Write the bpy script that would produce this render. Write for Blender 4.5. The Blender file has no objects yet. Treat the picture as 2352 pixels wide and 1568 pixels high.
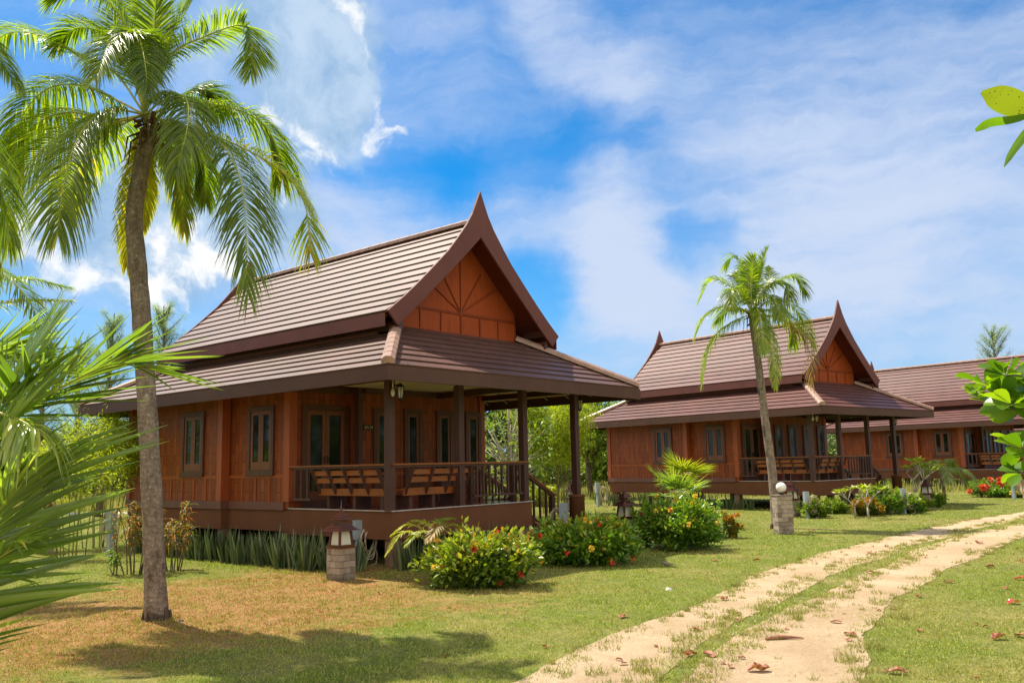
import bpy, math, random
import numpy as np
from mathutils import Vector, Matrix
R_ = math.radians
sc = bpy.context.scene
COL = sc.collection
# ------------------------------------------------------------------ camera
CAM_H = 1.65; GZ = -0.28                       # camera height datum, lawn level
PITCH, ROLL, FPX = 0.1404, -0.0219, 2000.7     # focal length in pixels of a 2352 px wide frame
_f = np.array([0, math.cos(PITCH), math.sin(PITCH)]); _u = np.array([0, -math.sin(PITCH), math.cos(PITCH)]); _r = np.array([1., 0, 0])
_rt = _r*math.cos(ROLL) + _u*math.sin(ROLL); _up = -_r*math.sin(ROLL) + _u*math.cos(ROLL)
cam = bpy.data.cameras.new('camera'); camo = bpy.data.objects.new('camera', cam); COL.objects.link(camo)
cam.sensor_width = 36; cam.lens = 36*FPX/2352; cam.clip_end = 3000; cam.clip_start = .05
M = Matrix(((_rt[0], _up[0], -_f[0], 0), (_rt[1], _up[1], -_f[1], 0), (_rt[2], _up[2], -_f[2], CAM_H), (0, 0, 0, 1)))
camo.matrix_world = M
sc.camera = camo
def ray(x, y): return _f + _rt*(x-1176)/FPX - _up*(y-784)/FPX
def at(x, y, Y):                               # world point seen at (x, y) at depth Y
    d = ray(x, y); return Vector(np.array([0, 0, CAM_H]) + d*Y/d[1])
def gp(x, y, z=GZ):                            # point on the lawn seen at (x, y)
    d = ray(x, y); return Vector(np.array([0, 0, CAM_H]) + d*(z-CAM_H)/d[2])
# ------------------------------------------------------------------ sun, sky, exposure
SUN_EL = 59.5; SUN_DIR = (-0.75, 0.66)         # towards the sun, horizontal
sc.view_settings.view_transform = 'Standard'; sc.view_settings.look = 'None'; sc.view_settings.gamma = 1
sc.view_settings.exposure = 0.95
sun = bpy.data.lights.new('sun', 'SUN'); sun.energy = 4.3; sun.angle = R_(.55); sun.color = (1, .90, .73)
suno = bpy.data.objects.new('sun', sun); COL.objects.link(suno)
_h = math.hypot(*SUN_DIR); ce = math.cos(R_(SUN_EL))
sv = Vector((SUN_DIR[0]/_h*ce, SUN_DIR[1]/_h*ce, math.sin(R_(SUN_EL))))
suno.rotation_euler = sv.to_track_quat('Z', 'Y').to_euler(); suno.location = (0, 0, 30)

class NT:
    def __init__(s, tree): s.t = tree; s.n = tree.nodes; s.l = tree.links
    def new(s, typ, **k):
        n = s.n.new(typ)
        for a, b in k.items(): setattr(n, a, b)
        return n
    def put(s, sock, v):
        if hasattr(v, 'is_output') or isinstance(v, bpy.types.NodeSocket): s.l.new(v, sock)
        else:
            if sock.type == 'RGBA' and len(v) == 3: v = (*v, 1)
            sock.default_value = v
    def math(s, op, a, b=0., c=None, clamp=False):
        n = s.new('ShaderNodeMath', operation=op, use_clamp=clamp); s.put(n.inputs[0], a); s.put(n.inputs[1], b)
        if c is not None: s.put(n.inputs[2], c)
        return n.outputs[0]
    def vmath(s, op, a, b=(0, 0, 0)):
        n = s.new('ShaderNodeVectorMath', operation=op); s.put(n.inputs[0], a); s.put(n.inputs[1], b)
        return n.outputs['Value'] if op in ('DOT_PRODUCT', 'LENGTH') else n.outputs[0]
    def ss(s, v, a, b, lo=0., hi=1.):          # smoothstep map
        n = s.new('ShaderNodeMapRange', interpolation_type='SMOOTHSTEP'); s.put(n.inputs[0], v)
        for i, q in enumerate((a, b, lo, hi)): n.inputs[i+1].default_value = q
        return n.outputs[0]
    def mix(s, f, a, b, op='MIX'):
        n = s.new('ShaderNodeMix', data_type='RGBA', blend_type=op); s.put(n.inputs[0], f); s.put(n.inputs[6], a); s.put(n.inputs[7], b)
        return n.outputs[2]
    def noise(s, vec, scale, detail=4, rough=.5, dist=0.):
        n = s.new('ShaderNodeTexNoise'); s.put(n.inputs['Vector'], vec); n.inputs['Scale'].default_value = scale
        n.inputs['Detail'].default_value = detail; n.inputs['Roughness'].default_value = rough; n.inputs['Distortion'].default_value = dist
        return n.outputs[0]
    def mapping(s, vec, loc=(0, 0, 0), rot=(0, 0, 0), scale=(1, 1, 1)):
        n = s.new('ShaderNodeMapping'); s.put(n.inputs[0], vec); n.inputs[1].default_value = loc; n.inputs[2].default_value = rot; n.inputs[3].default_value = scale
        return n.outputs[0]
    def comb(s, x, y, z=0.):
        n = s.new('ShaderNodeCombineXYZ'); s.put(n.inputs[0], x); s.put(n.inputs[1], y); s.put(n.inputs[2], z); return n.outputs[0]
    def sep(s, v):
        n = s.new('ShaderNodeSeparateXYZ'); s.put(n.inputs[0], v); return n.outputs
    def ramp(s, f, stops):
        n = s.new('ShaderNodeValToRGB'); s.put(n.inputs[0], f); e = n.color_ramp.elements
        while len(e) < len(stops): e.new(.5)
        for q, (p, c) in zip(e, stops): q.position = p; q.color = (*c, 1)
        return n.outputs[0]

def make_world():
    w = bpy.data.worlds.new('World'); sc.world = w; w.use_nodes = True
    w.node_tree.nodes.clear(); N = NT(w.node_tree)
    sky = N.new('ShaderNodeTexSky', sky_type='NISHITA'); sky.sun_disc = False
    sky.sun_elevation = R_(SUN_EL); sky.sun_rotation = math.atan2(SUN_DIR[0], SUN_DIR[1]); sky.dust_density = .4; sky.ozone_density = 2.5
    tc = N.new('ShaderNodeTexCoord').outputs['Generated']
    d = N.vmath('NORMALIZE', tc); x, y, z = N.sep(d)
    blue = N.mix(1., sky.outputs[0], (.02, .56, .92), 'MULTIPLY')
    # deeper and clearer blue than the bare model, whiter towards the horizon
    hz = N.ss(z, -.02, .34, 1., 0.)
    base = N.mix(N.math('MULTIPLY', hz, .62), blue, (2.7, 3.9, 5.4))
    az = N.math('ARCTAN2', x, y); el = N.math('ARCSINE', z); q = N.comb(az, el, 0.)
    def blobs(lst):
        acc = None
        for px, py, rad, wt in lst:
            v = ray(px, py); v = v/np.linalg.norm(v)
            dd = N.vmath('LENGTH', N.vmath('SUBTRACT', d, tuple(v)))
            m = N.ss(dd, 0., R_(rad), wt, 0.)
            acc = m if acc is None else N.math('ADD', acc, m)
        return acc
    # high thin cloud: drawn out streaks, frayed by warping
    w1 = N.noise(q, 3.2, 6, .6); w2 = N.noise(N.mapping(q, loc=(5, 3, 0)), 3.2, 6, .6)
    def warp(k): return N.vmath('ADD', q, N.comb(N.math('MULTIPLY', N.math('SUBTRACT', w1, .5), k), N.math('MULTIPLY', N.math('SUBTRACT', w2, .5), k)))
    qw = warp(.15); qs = warp(.20)
    def ae(px, py): v = ray(px, py); v = v/np.linalg.norm(v); return np.array([math.atan2(v[0], v[1]), math.asin(v[2]), 0.])
    def segs(lst, wk=1.):
        acc = None
        for x0, y0, x1, y1, wd, wt in lst:
            A, B = ae(x0, y0), ae(x1, y1); AB = B-A; pa = N.vmath('SUBTRACT', qs, tuple(A))
            t = N.math('DIVIDE', N.vmath('DOT_PRODUCT', pa, tuple(AB)), float(AB@AB)+1e-9, clamp=True)
            sc_ = N.new('ShaderNodeVectorMath', operation='SCALE'); sc_.inputs[0].default_value = tuple(AB); N.put(sc_.inputs['Scale'], t)
            dd = N.vmath('LENGTH', N.vmath('SUBTRACT', pa, sc_.outputs[0])); m = N.ss(dd, 0., wd*wk/2000., wt, 0.)
            acc = m if acc is None else N.math('ADD', acc, m)
        return acc
    fine = N.noise(N.mapping(qw, rot=(0, 0, R_(-35)), scale=(2.2, 8.5, 1)), 1.6, 9, .60, .05)
    fin2 = N.noise(N.mapping(qw, rot=(0, 0, R_(50)), scale=(2.2, 9., 1)), 1.6, 9, .60, .05)
    soft = N.noise(qw, 5., 8, .58)
    tex = N.math('ADD', N.math('MULTIPLY', N.math('ADD', fine, fin2), .35), N.math('MULTIPLY', soft, .30))
    st = segs([(540, 60, 760, 240, 330, .34), (300, 500, 620, 560, 300, .30),(1240, 20, 1440, 250, 75, .66), (1440, 150, 1580, 320, 80, .30), (2380, 40, 1720, 330, 190, .34), (1720, 330, 1400, 560, 150, .22), (2400, 330, 1760, 600, 210, .50), (1400, 470, 1425, 640, 120, .80),
               (740, 480, 1180, 480, 130, .42), (1180, 500, 1420, 560, 90, .24), (1270, 815, 1560, 800, 130, .62), (1480, 660, 1950, 650, 150, .45), (1010, 60, 1150, 160, 130, .24), (2050, 760, 2400, 790, 140, .55), (700, 330, 900, 520, 110, .22), (1600, 130, 1900, 60, 200, .12), (1960, 470, 2400, 560, 220, .30),
               (1220, 620, 1260, 700, 95, -.70), (1545, 545, 1680, 548, 60, -.55), (760, 340, 1000, 400, 110, -.60), (1080, 360, 1480, 330, 110, -.26), (1180, 130, 1150, 260, 90, -.12), (1880, 760, 1600, 720, 60, -.12)], 1.55)
    hf = N.noise(N.mapping(qw, rot=(0, 0, R_(-28)), scale=(2., 9., 1)), 4., 8, .62)
    tx = N.math('ADD', N.math('MULTIPLY', N.math('SUBTRACT', tex, .5), 2.6), N.math('MULTIPLY', N.math('SUBTRACT', hf, .5), .9))
    c1 = N.math('ADD', N.math('ADD', N.math('MULTIPLY', st, .70), .14), N.math('MULTIPLY', tx, N.math('ADD', .45, N.math('MULTIPLY', st, .5))))
    cir = N.ss(c1, -.22, 1.06, .02, .97)
    col = N.mix(cir, base, (3.9, 4.5, 5.7))
    # cloud on the left: soft blue grey bodies with bright broken heads
    n3 = N.noise(qw, 7.5, 9, .60, .2); n4 = N.noise(warp(.16), 17., 10, .62, .2)
    g2 = segs([(400, 60, 620, 90, 240, .55), (600, 20, 760, 60, 200, .75), (700, 100, 790, 220, 150, .85), (620, 200, 700, 300, 120, .50), (430, 640, 600, 560, 190, .62), (90, 580, 330, 500, 270, .66), (380, 400, 640, 470, 190, .52), (60, 300, 200, 460, 180, .30), (700, 480, 740, 600, 110, .35), (960, 60, 1000, 300, 130, -.4)])
    gb = N.ss(N.math('ADD', N.math('MULTIPLY', N.math('SUBTRACT', n3, .5), 1.5), g2), .06, .80)
    shade = N.ss(N.math('ADD', N.math('MULTIPLY', n4, .45), N.math('MULTIPLY', n3, .55)), .40, .62)
    col = N.mix(N.math('MULTIPLY', gb, .93), col, N.mix(shade, (1.9, 3.1, 4.6), (3.6, 4.5, 5.6)))
    wh = segs([(590, 225, 622, 262, 56, .56), (700, 285, 760, 345, 66, .52), (822, 45, 838, 118, 26, .46), (870, 180, 880, 210, 26, .40), (868, 265, 910, 255, 40, .50), (660, 340, 715, 375, 60, .45), (430, 640, 560, 610, 75, .50), (440, 490, 460, 540, 50, .45), (345, 560, 400, 580, 55, .55), (60, 560, 190, 600, 120, .52), (370, 690, 520, 660, 90, .48),
               (765, 2, 795, 20, 50, .55), (180, 660, 330, 690, 90, .50), (500, 560, 560, 640, 60, .40), (20, 300, 60, 340, 80, .30), (630, 380, 660, 460, 50, .35)])
    pf = N.ss(N.math('ADD', N.math('MULTIPLY', N.math('SUBTRACT', n4, .5), 3.0), N.math('MULTIPLY', wh, .95)), .26, .92)
    col = N.mix(N.math('MULTIPLY', pf, N.ss(wh, .02, .12)), col, N.mix(N.ss(n3, .4, .6), (5.2, 5.6, 6.0), (6.4, 6.4, 6.4)))
    # bright fill added over the unseen sky behind the viewpoint, lifting the shade
    rear_fill = N.math('MULTIPLY', N.ss(y, .22, -.30), N.ss(N.noise(d, 2.4, 6, .55, .3), .25, .6, .62, .9))
    col = N.mix(rear_fill, col, (9.6, 8.7, 7.7))
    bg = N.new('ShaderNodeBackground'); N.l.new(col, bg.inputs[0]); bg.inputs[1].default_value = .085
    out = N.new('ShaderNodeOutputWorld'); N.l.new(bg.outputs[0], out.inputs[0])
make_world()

# ------------------------------------------------------------------ materials
MATS = {}
def mat(name, fn):
    if name in MATS: return MATS[name]
    m = bpy.data.materials.new(name); m.use_nodes = True; m.node_tree.nodes.clear(); N = NT(m.node_tree)
    out = N.new('ShaderNodeOutputMaterial'); sh = fn(N); N.l.new(sh, out.inputs[0]); MATS[name] = m; return m
def pr(N, col, rough=.6, spec=.5, metal=0., bump=None, bs=.3, bd=.02, coat=0., trans=0.):
    p = N.new('ShaderNodeBsdfPrincipled'); N.put(p.inputs['Base Color'], col); N.put(p.inputs['Roughness'], rough)
    p.inputs['Specular IOR Level'].default_value = spec; p.inputs['Metallic'].default_value = metal; p.inputs['Coat Weight'].default_value = coat
    p.inputs['Transmission Weight'].default_value = trans
    if bump is not None:
        b = N.new('ShaderNodeBump'); b.inputs['Strength'].default_value = bs; b.inputs['Distance'].default_value = bd
        N.l.new(bump, b.inputs['Height']); N.l.new(b.outputs[0], p.inputs['Normal'])
    return p.outputs[0]
def objc(N): return N.new('ShaderNodeTexCoord').outputs['Object']
def posn(N): return N.new('ShaderNodeNewGeometry').outputs['Position']
def plain(c, rough=.6, spec=.5, var=.25, scale=3., **k):
    def fn(N):
        o = objc(N); n = N.noise(o, scale, 6, .6); g = N.noise(o, scale*14, 3, .6)
        f = N.math('ADD', N.math('MULTIPLY', n, .7), N.math('MULTIPLY', g, .3))
        col = N.mix(N.ss(f, .3, .7), tuple(q*(1-var) for q in c), tuple(min(1, q*(1+var)) for q in c))
        return pr(N, col, rough, spec, bump=g, bs=.15, bd=.01, **k)
    return fn
def wood(c1, c2, rough=.42, axis=2, gloss=.5):
    def fn(N):
        o = objc(N); s = [14., 14., 14.]; s[axis] = 1.1
        g = N.noise(N.mapping(o, scale=tuple(s)), 1.6, 6, .65, .6); n = N.noise(o, 1.3, 3, .5)
        f = N.math('ADD', N.math('MULTIPLY', g, .65), N.math('MULTIPLY', n, .35))
        return pr(N, N.mix(N.ss(f, .3, .7), c1, c2), rough, gloss, bump=g, bs=.15, bd=.004)
    return fn
def wallwood(N):
    o = objc(N); x, y, z = N.sep(o); v = N.comb(z, N.math('ADD', x, y))
    b = N.new('ShaderNodeTexBrick'); N.l.new(v, b.inputs[0]); b.offset = .5; b.inputs['Scale'].default_value = 1
    b.inputs['Brick Width'].default_value = .46; b.inputs['Row Height'].default_value = .155; b.inputs['Mortar Size'].default_value = .008; b.inputs['Mortar Smooth'].default_value = .3; b.inputs['Bias'].default_value = 0
    b.inputs['Color1'].default_value = (.27, .062, .014, 1); b.inputs['Color2'].default_value = (.18, .038, .010, 1); b.inputs['Mortar'].default_value = (.075, .018, .008, 1)
    g = N.noise(N.mapping(o, scale=(16, 16, 1.2)), 1.5, 6, .65, .5)
    col = N.mix(1., b.outputs[0], N.mix(g, (.62, .60, .58), (1.35, 1.35, 1.3)), 'MULTIPLY')
    h = N.math('SUBTRACT', N.math('ADD', N.math('MULTIPLY', g, .1), N.sep(b.outputs[0])[0]), N.math('MULTIPLY', b.outputs[1], .5))
    return pr(N, col, .45, .3, bump=h, bs=.5, bd=.02)
def tile(N, k=(1., 1., 1.)):
    a = N.new('ShaderNodeAttribute', attribute_name='uv').outputs['Vector']
    b = N.new('ShaderNodeTexBrick'); N.l.new(a, b.inputs[0]); b.offset = .5; b.inputs['Scale'].default_value = 1
    b.inputs['Brick Width'].default_value = .33; b.inputs['Row Height'].default_value = .31; b.inputs['Mortar Size'].default_value = .005; b.inputs['Mortar Smooth'].default_value = .4
    b.inputs['Color1'].default_value = (.215, .100, .072, 1); b.inputs['Color2'].default_value = (.135, .060, .044, 1); b.inputs['Mortar'].default_value = (.10, .05, .04, 1)
    o = objc(N); n = N.noise(o, .9, 6, .6); g = N.noise(o, 26, 4, .7)
    col = N.mix(1., b.outputs[0], N.mix(N.ss(n, .3, .7), (.82*k[0], .82*k[1], .84*k[2]), (1.2*k[0], 1.17*k[1], 1.15*k[2])), 'MULTIPLY')
    col = N.mix(N.ss(g, .56, .74, 0., .5), col, (.36, .27, .22))
    st = N.noise(N.mapping(o, scale=(5., 1.1, 1.1)), 1.4, 6, .65, .4); col = N.mix(N.ss(st, .54, .72, 0., .45), col, (.085, .05, .038))
    return pr(N, col, N.ss(g, .3, .7, .42, .58), .42, bump=N.math('SUBTRACT', N.math('MULTIPLY', g, .3), b.outputs[1]), bs=.35, bd=.008)
def stonebrick(N):
    o = objc(N); n = N.noise(o, 9, 6, .65); g = N.noise(o, 60, 4, .7); i = N.new('ShaderNodeAttribute', attribute_name='rnd').outputs['Fac']
    col = N.ramp(N.math('ADD', N.math('MULTIPLY', n, .6), N.math('MULTIPLY', i, .4)), [(.25, (.17, .13, .10)), (.5, (.32, .26, .20)), (.75, (.42, .35, .28))])
    z = N.sep(o)[2]; low_dark = N.ss(N.math('ADD', z, N.math('MULTIPLY', n, .3)), .1, .36, .7, 0.)
    col = N.mix(low_dark, col, (.07, .06, .045))  # bricks turn darker towards the foot, edge broken by noise
    return pr(N, col, .9, .2, bump=N.math('ADD', n, g), bs=.6, bd=.012)
def leafm(stops, trans=.38, rough=.38, spec=.5, tcol=(1.25, 1.5, .45)):
    def fn(N):
        a = N.new('ShaderNodeAttribute', attribute_name='rnd').outputs['Fac']
        c = N.ramp(a, stops); p = pr(N, c, rough, spec)
        t = N.new('ShaderNodeBsdfTranslucent'); N.l.new(N.mix(1., c, tcol, 'MULTIPLY'), t.inputs[0])
        m = N.new('ShaderNodeMixShader'); m.inputs[0].default_value = trans; N.l.new(p, m.inputs[1]); N.l.new(t.outputs[0], m.inputs[2]); return m.outputs[0]
    return fn
def bark(c1, c2, ring=0., lich=.0):
    def fn(N):
        o = objc(N); n = N.noise(N.mapping(o, scale=(5, 5, 2)), 2.2, 7, .65, .4); g = N.noise(o, 24, 5, .7)
        z = N.sep(o)[2]
        rg = N.math('SINE', N.math('ADD', N.math('MULTIPLY', z, 78.), N.math('MULTIPLY', n, 26.)))
        f = N.math('ADD', N.math('MULTIPLY', n, .6), N.math('MULTIPLY', g, .4))
        col = N.mix(N.ss(f, .33, .67), c1, c2)
        if ring: col = N.mix(N.ss(rg, .6, 1., 0., ring), col, tuple(q*.35 for q in c1))
        if lich: col = N.mix(N.ss(N.noise(o, 15, 3, .5), .63, .70, 0., lich), col, (.46, .46, .40)); col = N.mix(N.ss(N.noise(N.mapping(o, loc=(3, 1, 0), scale=(1, 1, .5)), 2.1, 4, .6), .61, .68, 0., .75), col, (.035, .03, .026))
        return pr(N, col, .88, .2, bump=N.math('ADD', f, N.math('MULTIPLY', rg, .12 if ring else 0.)), bs=.8, bd=.03)
    return fn
def lawnmask(N):
    """0..1 dry and 0..1 red litter masks over the lawn, from world position"""
    p = posn(N); n = N.noise(p, .28, 5, .6, .5); n2 = N.noise(p, 1.5, 5, .65)
    f = N.math('ADD', N.math('MULTIPLY', n, .6), N.math('MULTIPLY', n2, .4))
    def spot(px, py, r, w):
        c = gp(px, py); dd = N.vmath('LENGTH', N.vmath('MULTIPLY', N.vmath('SUBTRACT', p, tuple(c)), (1., 1., 0.)))
        return N.ss(dd, r*.15, r, w, 0.)
    red = N.math('ADD', N.math('ADD', spot(330, 1400, 6.5, .26), spot(760, 1340, 5.5, .22)), spot(60, 1500, 5., .20))
    red = N.math('ADD', red, spot(1000, 1420, 3.6, .06))
    n3 = N.noise(p, .55, 4, .6, .8); n4 = N.noise(p, 4.5, 5, .7)
    red = N.math('ADD', red, N.math('ADD', N.math('MULTIPLY', N.math('SUBTRACT', n3, .5), .55), N.math('MULTIPLY', N.math('SUBTRACT', n4, .5), .45)))
    red = N.math('SUBTRACT', red, N.math('ADD', spot(860, 1568, 3.4, .30), spot(1150, 1480, 2.6, .14)))
    return p, f, n2, red
def ground_m(N):
    p, f, n2, red = lawnmask(N); g = N.noise(p, 9, 6, .75); fine = N.noise(p, 55, 4, .8)
    tex = N.math('ADD', N.math('MULTIPLY', g, .5), N.math('MULTIPLY', fine, .5))
    green = N.mix(N.ss(tex, .35, .65), (.060, .085, .015), (.19, .225, .045))
    dry = N.mix(N.ss(tex, .35, .65), (.17, .14, .050), (.36, .30, .12))
    rd = N.mix(N.ss(tex, .35, .65), (.20, .090, .034), (.42, .22, .10))
    col = N.mix(N.ss(f, .41, .66, .05, .8), green, dry)
    col = N.mix(N.ss(N.math('ADD', N.math('MULTIPLY', n2, .45), red), .30, .66, 0., .85), col, rd)
    return pr(N, col, .95, .1, bump=tex, bs=.9, bd=.03)
def grass_m(N):
    p, f, n2, red = lawnmask(N); a = N.new('ShaderNodeAttribute', attribute_name='rnd').outputs['Fac']
    green = N.ramp(a, [(0, (.13, .20, .022)), (.45, (.27, .35, .044)), (.8, (.42, .45, .09)), (1, (.52, .42, .16))])
    dry = N.ramp(a, [(0, (.24, .24, .06)), (.5, (.42, .36, .14)), (1, (.55, .44, .2))])
    rd = N.ramp(a, [(0, (.20, .10, .032)), (.45, (.42, .20, .08)), (.66, (.54, .35, .17)), (.7, (.24, .32, .05)), (1, (.30, .38, .07))])
    col = N.mix(N.ss(f, .41, .66, .04, .78), green, dry)
    col = N.mix(N.ss(N.math('ADD', N.math('MULTIPLY', n2, .45), red), .30, .66, 0., .85), col, rd)
    s = pr(N, col, .6, .3); t = N.new('ShaderNodeBsdfTranslucent'); N.l.new(N.mix(1., col, (1.1, 1.25, .6), 'MULTIPLY'), t.inputs[0])
    m = N.new('ShaderNodeMixShader'); m.inputs[0].default_value = .35; N.l.new(s, m.inputs[1]); N.l.new(t.outputs[0], m.inputs[2]); return m.outputs[0]
def sand_m(N):
    p = posn(N); n = N.noise(p, .9, 6, .6, .3); g = N.noise(p, 14, 7, .75); f = N.noise(p, 90, 3, .7)
    tex = N.math('ADD', N.math('MULTIPLY', g, .6), N.math('MULTIPLY', f, .4))
    col = N.mix(N.ss(n, .35, .65), (.45, .325, .200), (.56, .425, .280))
    col = N.mix(N.ss(tex, .52, .72, 0., .6), col, (.58, .46, .31))
    col = N.mix(N.ss(g, .24, .42, .6, 0.), col, (.27, .17, .085))
    lit = N.noise(p, 3.1, 6, .7, .6); col = N.mix(N.ss(N.math('ADD', N.math('MULTIPLY', lit, .7), N.math('MULTIPLY', f, .3)), .54, .72, 0., .32), col, (.34, .21, .12))
    ruf = N.noise(p, 5.5, 5, .6, .3)
    return pr(N, col, .95, .1, bump=N.math('ADD', N.math('ADD', tex, n), ruf), bs=1., bd=.05)

m_ground = mat('lawn soil', ground_m); m_grass = mat('grass blades', grass_m); m_sand = mat('sandy track', sand_m)
m_pale = mat('pale path', plain((.50, .46, .40), .9, .1))
m_tile = mat('roof tile', tile)
m_tile2 = mat('redder roof tile', lambda N: tile(N, (1.05, .80, .84)))
m_cap = mat('ridge cap', plain((.34, .215, .165), .42, .5, .2, 5))
m_barge = mat('mauve brown board', plain((.135, .050, .040), .6, .25, .12, 2))
m_fascia = mat('fascia board', plain((.085, .040, .026), .6, .3, .15, 2))
m_wall = mat('varnished wall boards', wallwood)
m_or = mat('orange varnished wood', wood((.24, .055, .013), (.33, .085, .020), .5, gloss=.3))
m_gable = mat('gable wood', wood((.25, .050, .013), (.36, .076, .020), .6, gloss=.15))
m_gbat = mat('gable batten wood', wood((.165, .036, .011), (.23, .052, .017), .6, gloss=.15))
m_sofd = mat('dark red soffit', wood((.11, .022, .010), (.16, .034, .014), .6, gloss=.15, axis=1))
m_bench = mat('bench wood', wood((.20, .056, .010), (.30, .090, .017), axis=0))
m_cor = mat('corner post wood', wood((.26, .052, .013), (.35, .078, .020)))
m_dk = mat('dark stained wood', wood((.055, .020, .014), (.085, .033, .023), .4))
m_fr = mat('window frame wood', wood((.060, .020, .012), (.105, .036, .020), .4))
m_case = mat('casement wood', wood((.13, .040, .018), (.20, .062, .026), .4))
m_band = mat('brown render', plain((.150, .060, .028), .75, .2, .12, 1.5))
m_trim = mat('purple brown trim', plain((.15, .062, .044), .5, .4, .12, 2))
m_post = mat('post wood', wood((.055, .020, .016), (.085, .033, .026), .45))
m_deck = mat('deck boards', wood((.16, .055, .035), (.22, .085, .055), .18))
m_edge = mat('deck edge', plain((.42, .38, .35), .6, .3))
m_cream = mat('cream ceiling', plain((.62, .56, .42), .8, .2, .06))
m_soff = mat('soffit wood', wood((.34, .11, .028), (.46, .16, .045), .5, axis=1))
m_glass = mat('dark window glass', lambda N: pr(N, (.010, .014, .010), .05, .30))
m_conc = mat('concrete stilt', plain((.20, .12, .075), .8, .2))
m_dark = mat('void dark', plain((.02, .015, .012), .9, .1))
m_brick = mat('stacked brick', stonebrick)
m_lamp = mat('lantern wood', wood((.075, .014, .007), (.12, .024, .011), .22, gloss=.7))
m_lamp2 = mat('dark lantern wood', wood((.08, .022, .014), (.12, .036, .022), .35))
m_frost = mat('frosted pane', plain((.60, .60, .50), .5, .4, .05))
m_globe = mat('white globe', plain((.82, .80, .76), .35, .5, .02))
m_black = mat('black metal', plain((.02, .02, .02), .4, .5))
m_grey = mat('grey plastic', plain((.30, .36, .40), .45, .5, .1))
m_hose = mat('pale hose', plain((.50, .42, .29), .5, .4, .2))
m_bluep = mat('blue pipe', plain((.04, .30, .55), .4, .5, .1))
m_rust = mat('rust metal', plain((.20, .07, .035), .7, .3, .3))
m_coco = mat('coconut bark', bark((.13, .095, .070), (.33, .265, .205), .28, .5))
m_root = mat('dark root fibre', bark((.035, .026, .02), (.12, .085, .062)))
m_barkg = mat('grey bark', bark((.09, .07, .055), (.22, .18, .145)))
m_barkw = mat('pale bark', bark((.30, .26, .22), (.52, .47, .41)))
m_bam = mat('bamboo cane', bark((.12, .10, .03), (.26, .24, .07)))
m_fibre = mat('palm fibre', bark((.06, .035, .02), (.16, .09, .05)))
m_rachis = mat('frond rib', plain((.42, .40, .08), .5, .4, .3, 6))
m_rachisd = mat('dry frond rib', plain((.34, .20, .09), .6, .3, .3, 6))
G = dict(
 palm=leafm([(0, (.060, .095, .012)), (.4, (.135, .195, .020)), (.75, (.24, .31, .034)), (.9, (.38, .38, .06)), (1, (.44, .34, .10))], .55, .30, .5, (1.95, 2.15, .28)),
 palmdry=leafm([(0, (.16, .12, .045)), (.5, (.30, .20, .07)), (.8, (.44, .30, .09)), (1, (.46, .18, .05))], .35, .5, .4, (1.2, 1.1, .6)),
 palmyel=leafm([(0, (.22, .30, .03)), (.5, (.38, .44, .05)), (1, (.56, .52, .08))], .5, .4, .5, (1.5, 1.4, .35)),
 palmyoung=leafm([(0, (.075, .125, .026)), (.45, (.145, .215, .040)), (.8, (.28, .36, .070)), (1, (.48, .48, .09))], .48, .24, .9, (1.5, 1.7, .5)),
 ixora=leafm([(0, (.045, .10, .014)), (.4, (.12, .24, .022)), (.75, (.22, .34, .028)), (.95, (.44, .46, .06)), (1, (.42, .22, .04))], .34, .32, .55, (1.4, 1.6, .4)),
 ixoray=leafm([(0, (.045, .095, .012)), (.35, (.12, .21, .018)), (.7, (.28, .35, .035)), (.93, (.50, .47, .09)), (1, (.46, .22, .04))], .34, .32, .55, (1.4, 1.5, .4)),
 croton=leafm([(0, (.07, .11, .014)), (.4, (.16, .20, .025)), (.7, (.36, .22, .03)), (.85, (.50, .24, .04)), (1, (.42, .08, .02))], .42, .45, .3, (1.4, 1.2, .5)),
 sansev=leafm([(0, (.045, .07, .026)), (.5, (.075, .115, .045)), (1, (.20, .24, .10))], .10, .4, .5),
 bamboo=leafm([(0, (.15, .19, .018)), (.5, (.34, .40, .028)), (1, (.56, .58, .055))], .55, .45, .4, (1.35, 1.45, .4)),
 tree=leafm([(0, (.030, .055, .016)), (.5, (.075, .115, .028)), (1, (.17, .21, .05))], .30, .5, .3, (1.3, 1.5, .5)),
 treel=leafm([(0, (.07, .12, .016)), (.5, (.17, .25, .028)), (1, (.34, .41, .055))], .40, .45, .4, (1.35, 1.5, .4)),
 casu=leafm([(0, (.13, .17, .10)), (.5, (.24, .30, .18)), (1, (.38, .44, .28))], .45, .6, .2),
 almond=leafm([(0, (.045, .105, .014)), (.5, (.11, .22, .020)), (1, (.22, .34, .03))], .48, .28, .6, (1.9, 1.9, .18)),
 dryleaf=leafm([(0, (.14, .045, .022)), (.5, (.30, .11, .05)), (1, (.46, .20, .10))], .15, .5, .4),
 redleaf=leafm([(0, (.40, .03, .03)), (1, (.55, .12, .06))], .2, .35, .6),
 red=leafm([(0, (.60, .02, .02)), (1, (.85, .08, .05))], .2, .5, .3, (1, 1, 1)),
 orange=leafm([(0, (.70, .08, .03)), (1, (.90, .22, .08))], .2, .5, .3, (1, 1, 1)),
 yellow=leafm([(0, (.80, .52, .03)), (1, (.90, .72, .12))], .2, .5, .3, (1, 1, 1)),
 weeds=leafm([(0, (.14, .17, .03)), (.5, (.30, .30, .08)), (1, (.50, .42, .17))], .35, .6, .3, (1.1, 1.2, .6)))
G = {k: mat('leaf '+k, v) for k, v in G.items()}

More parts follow.
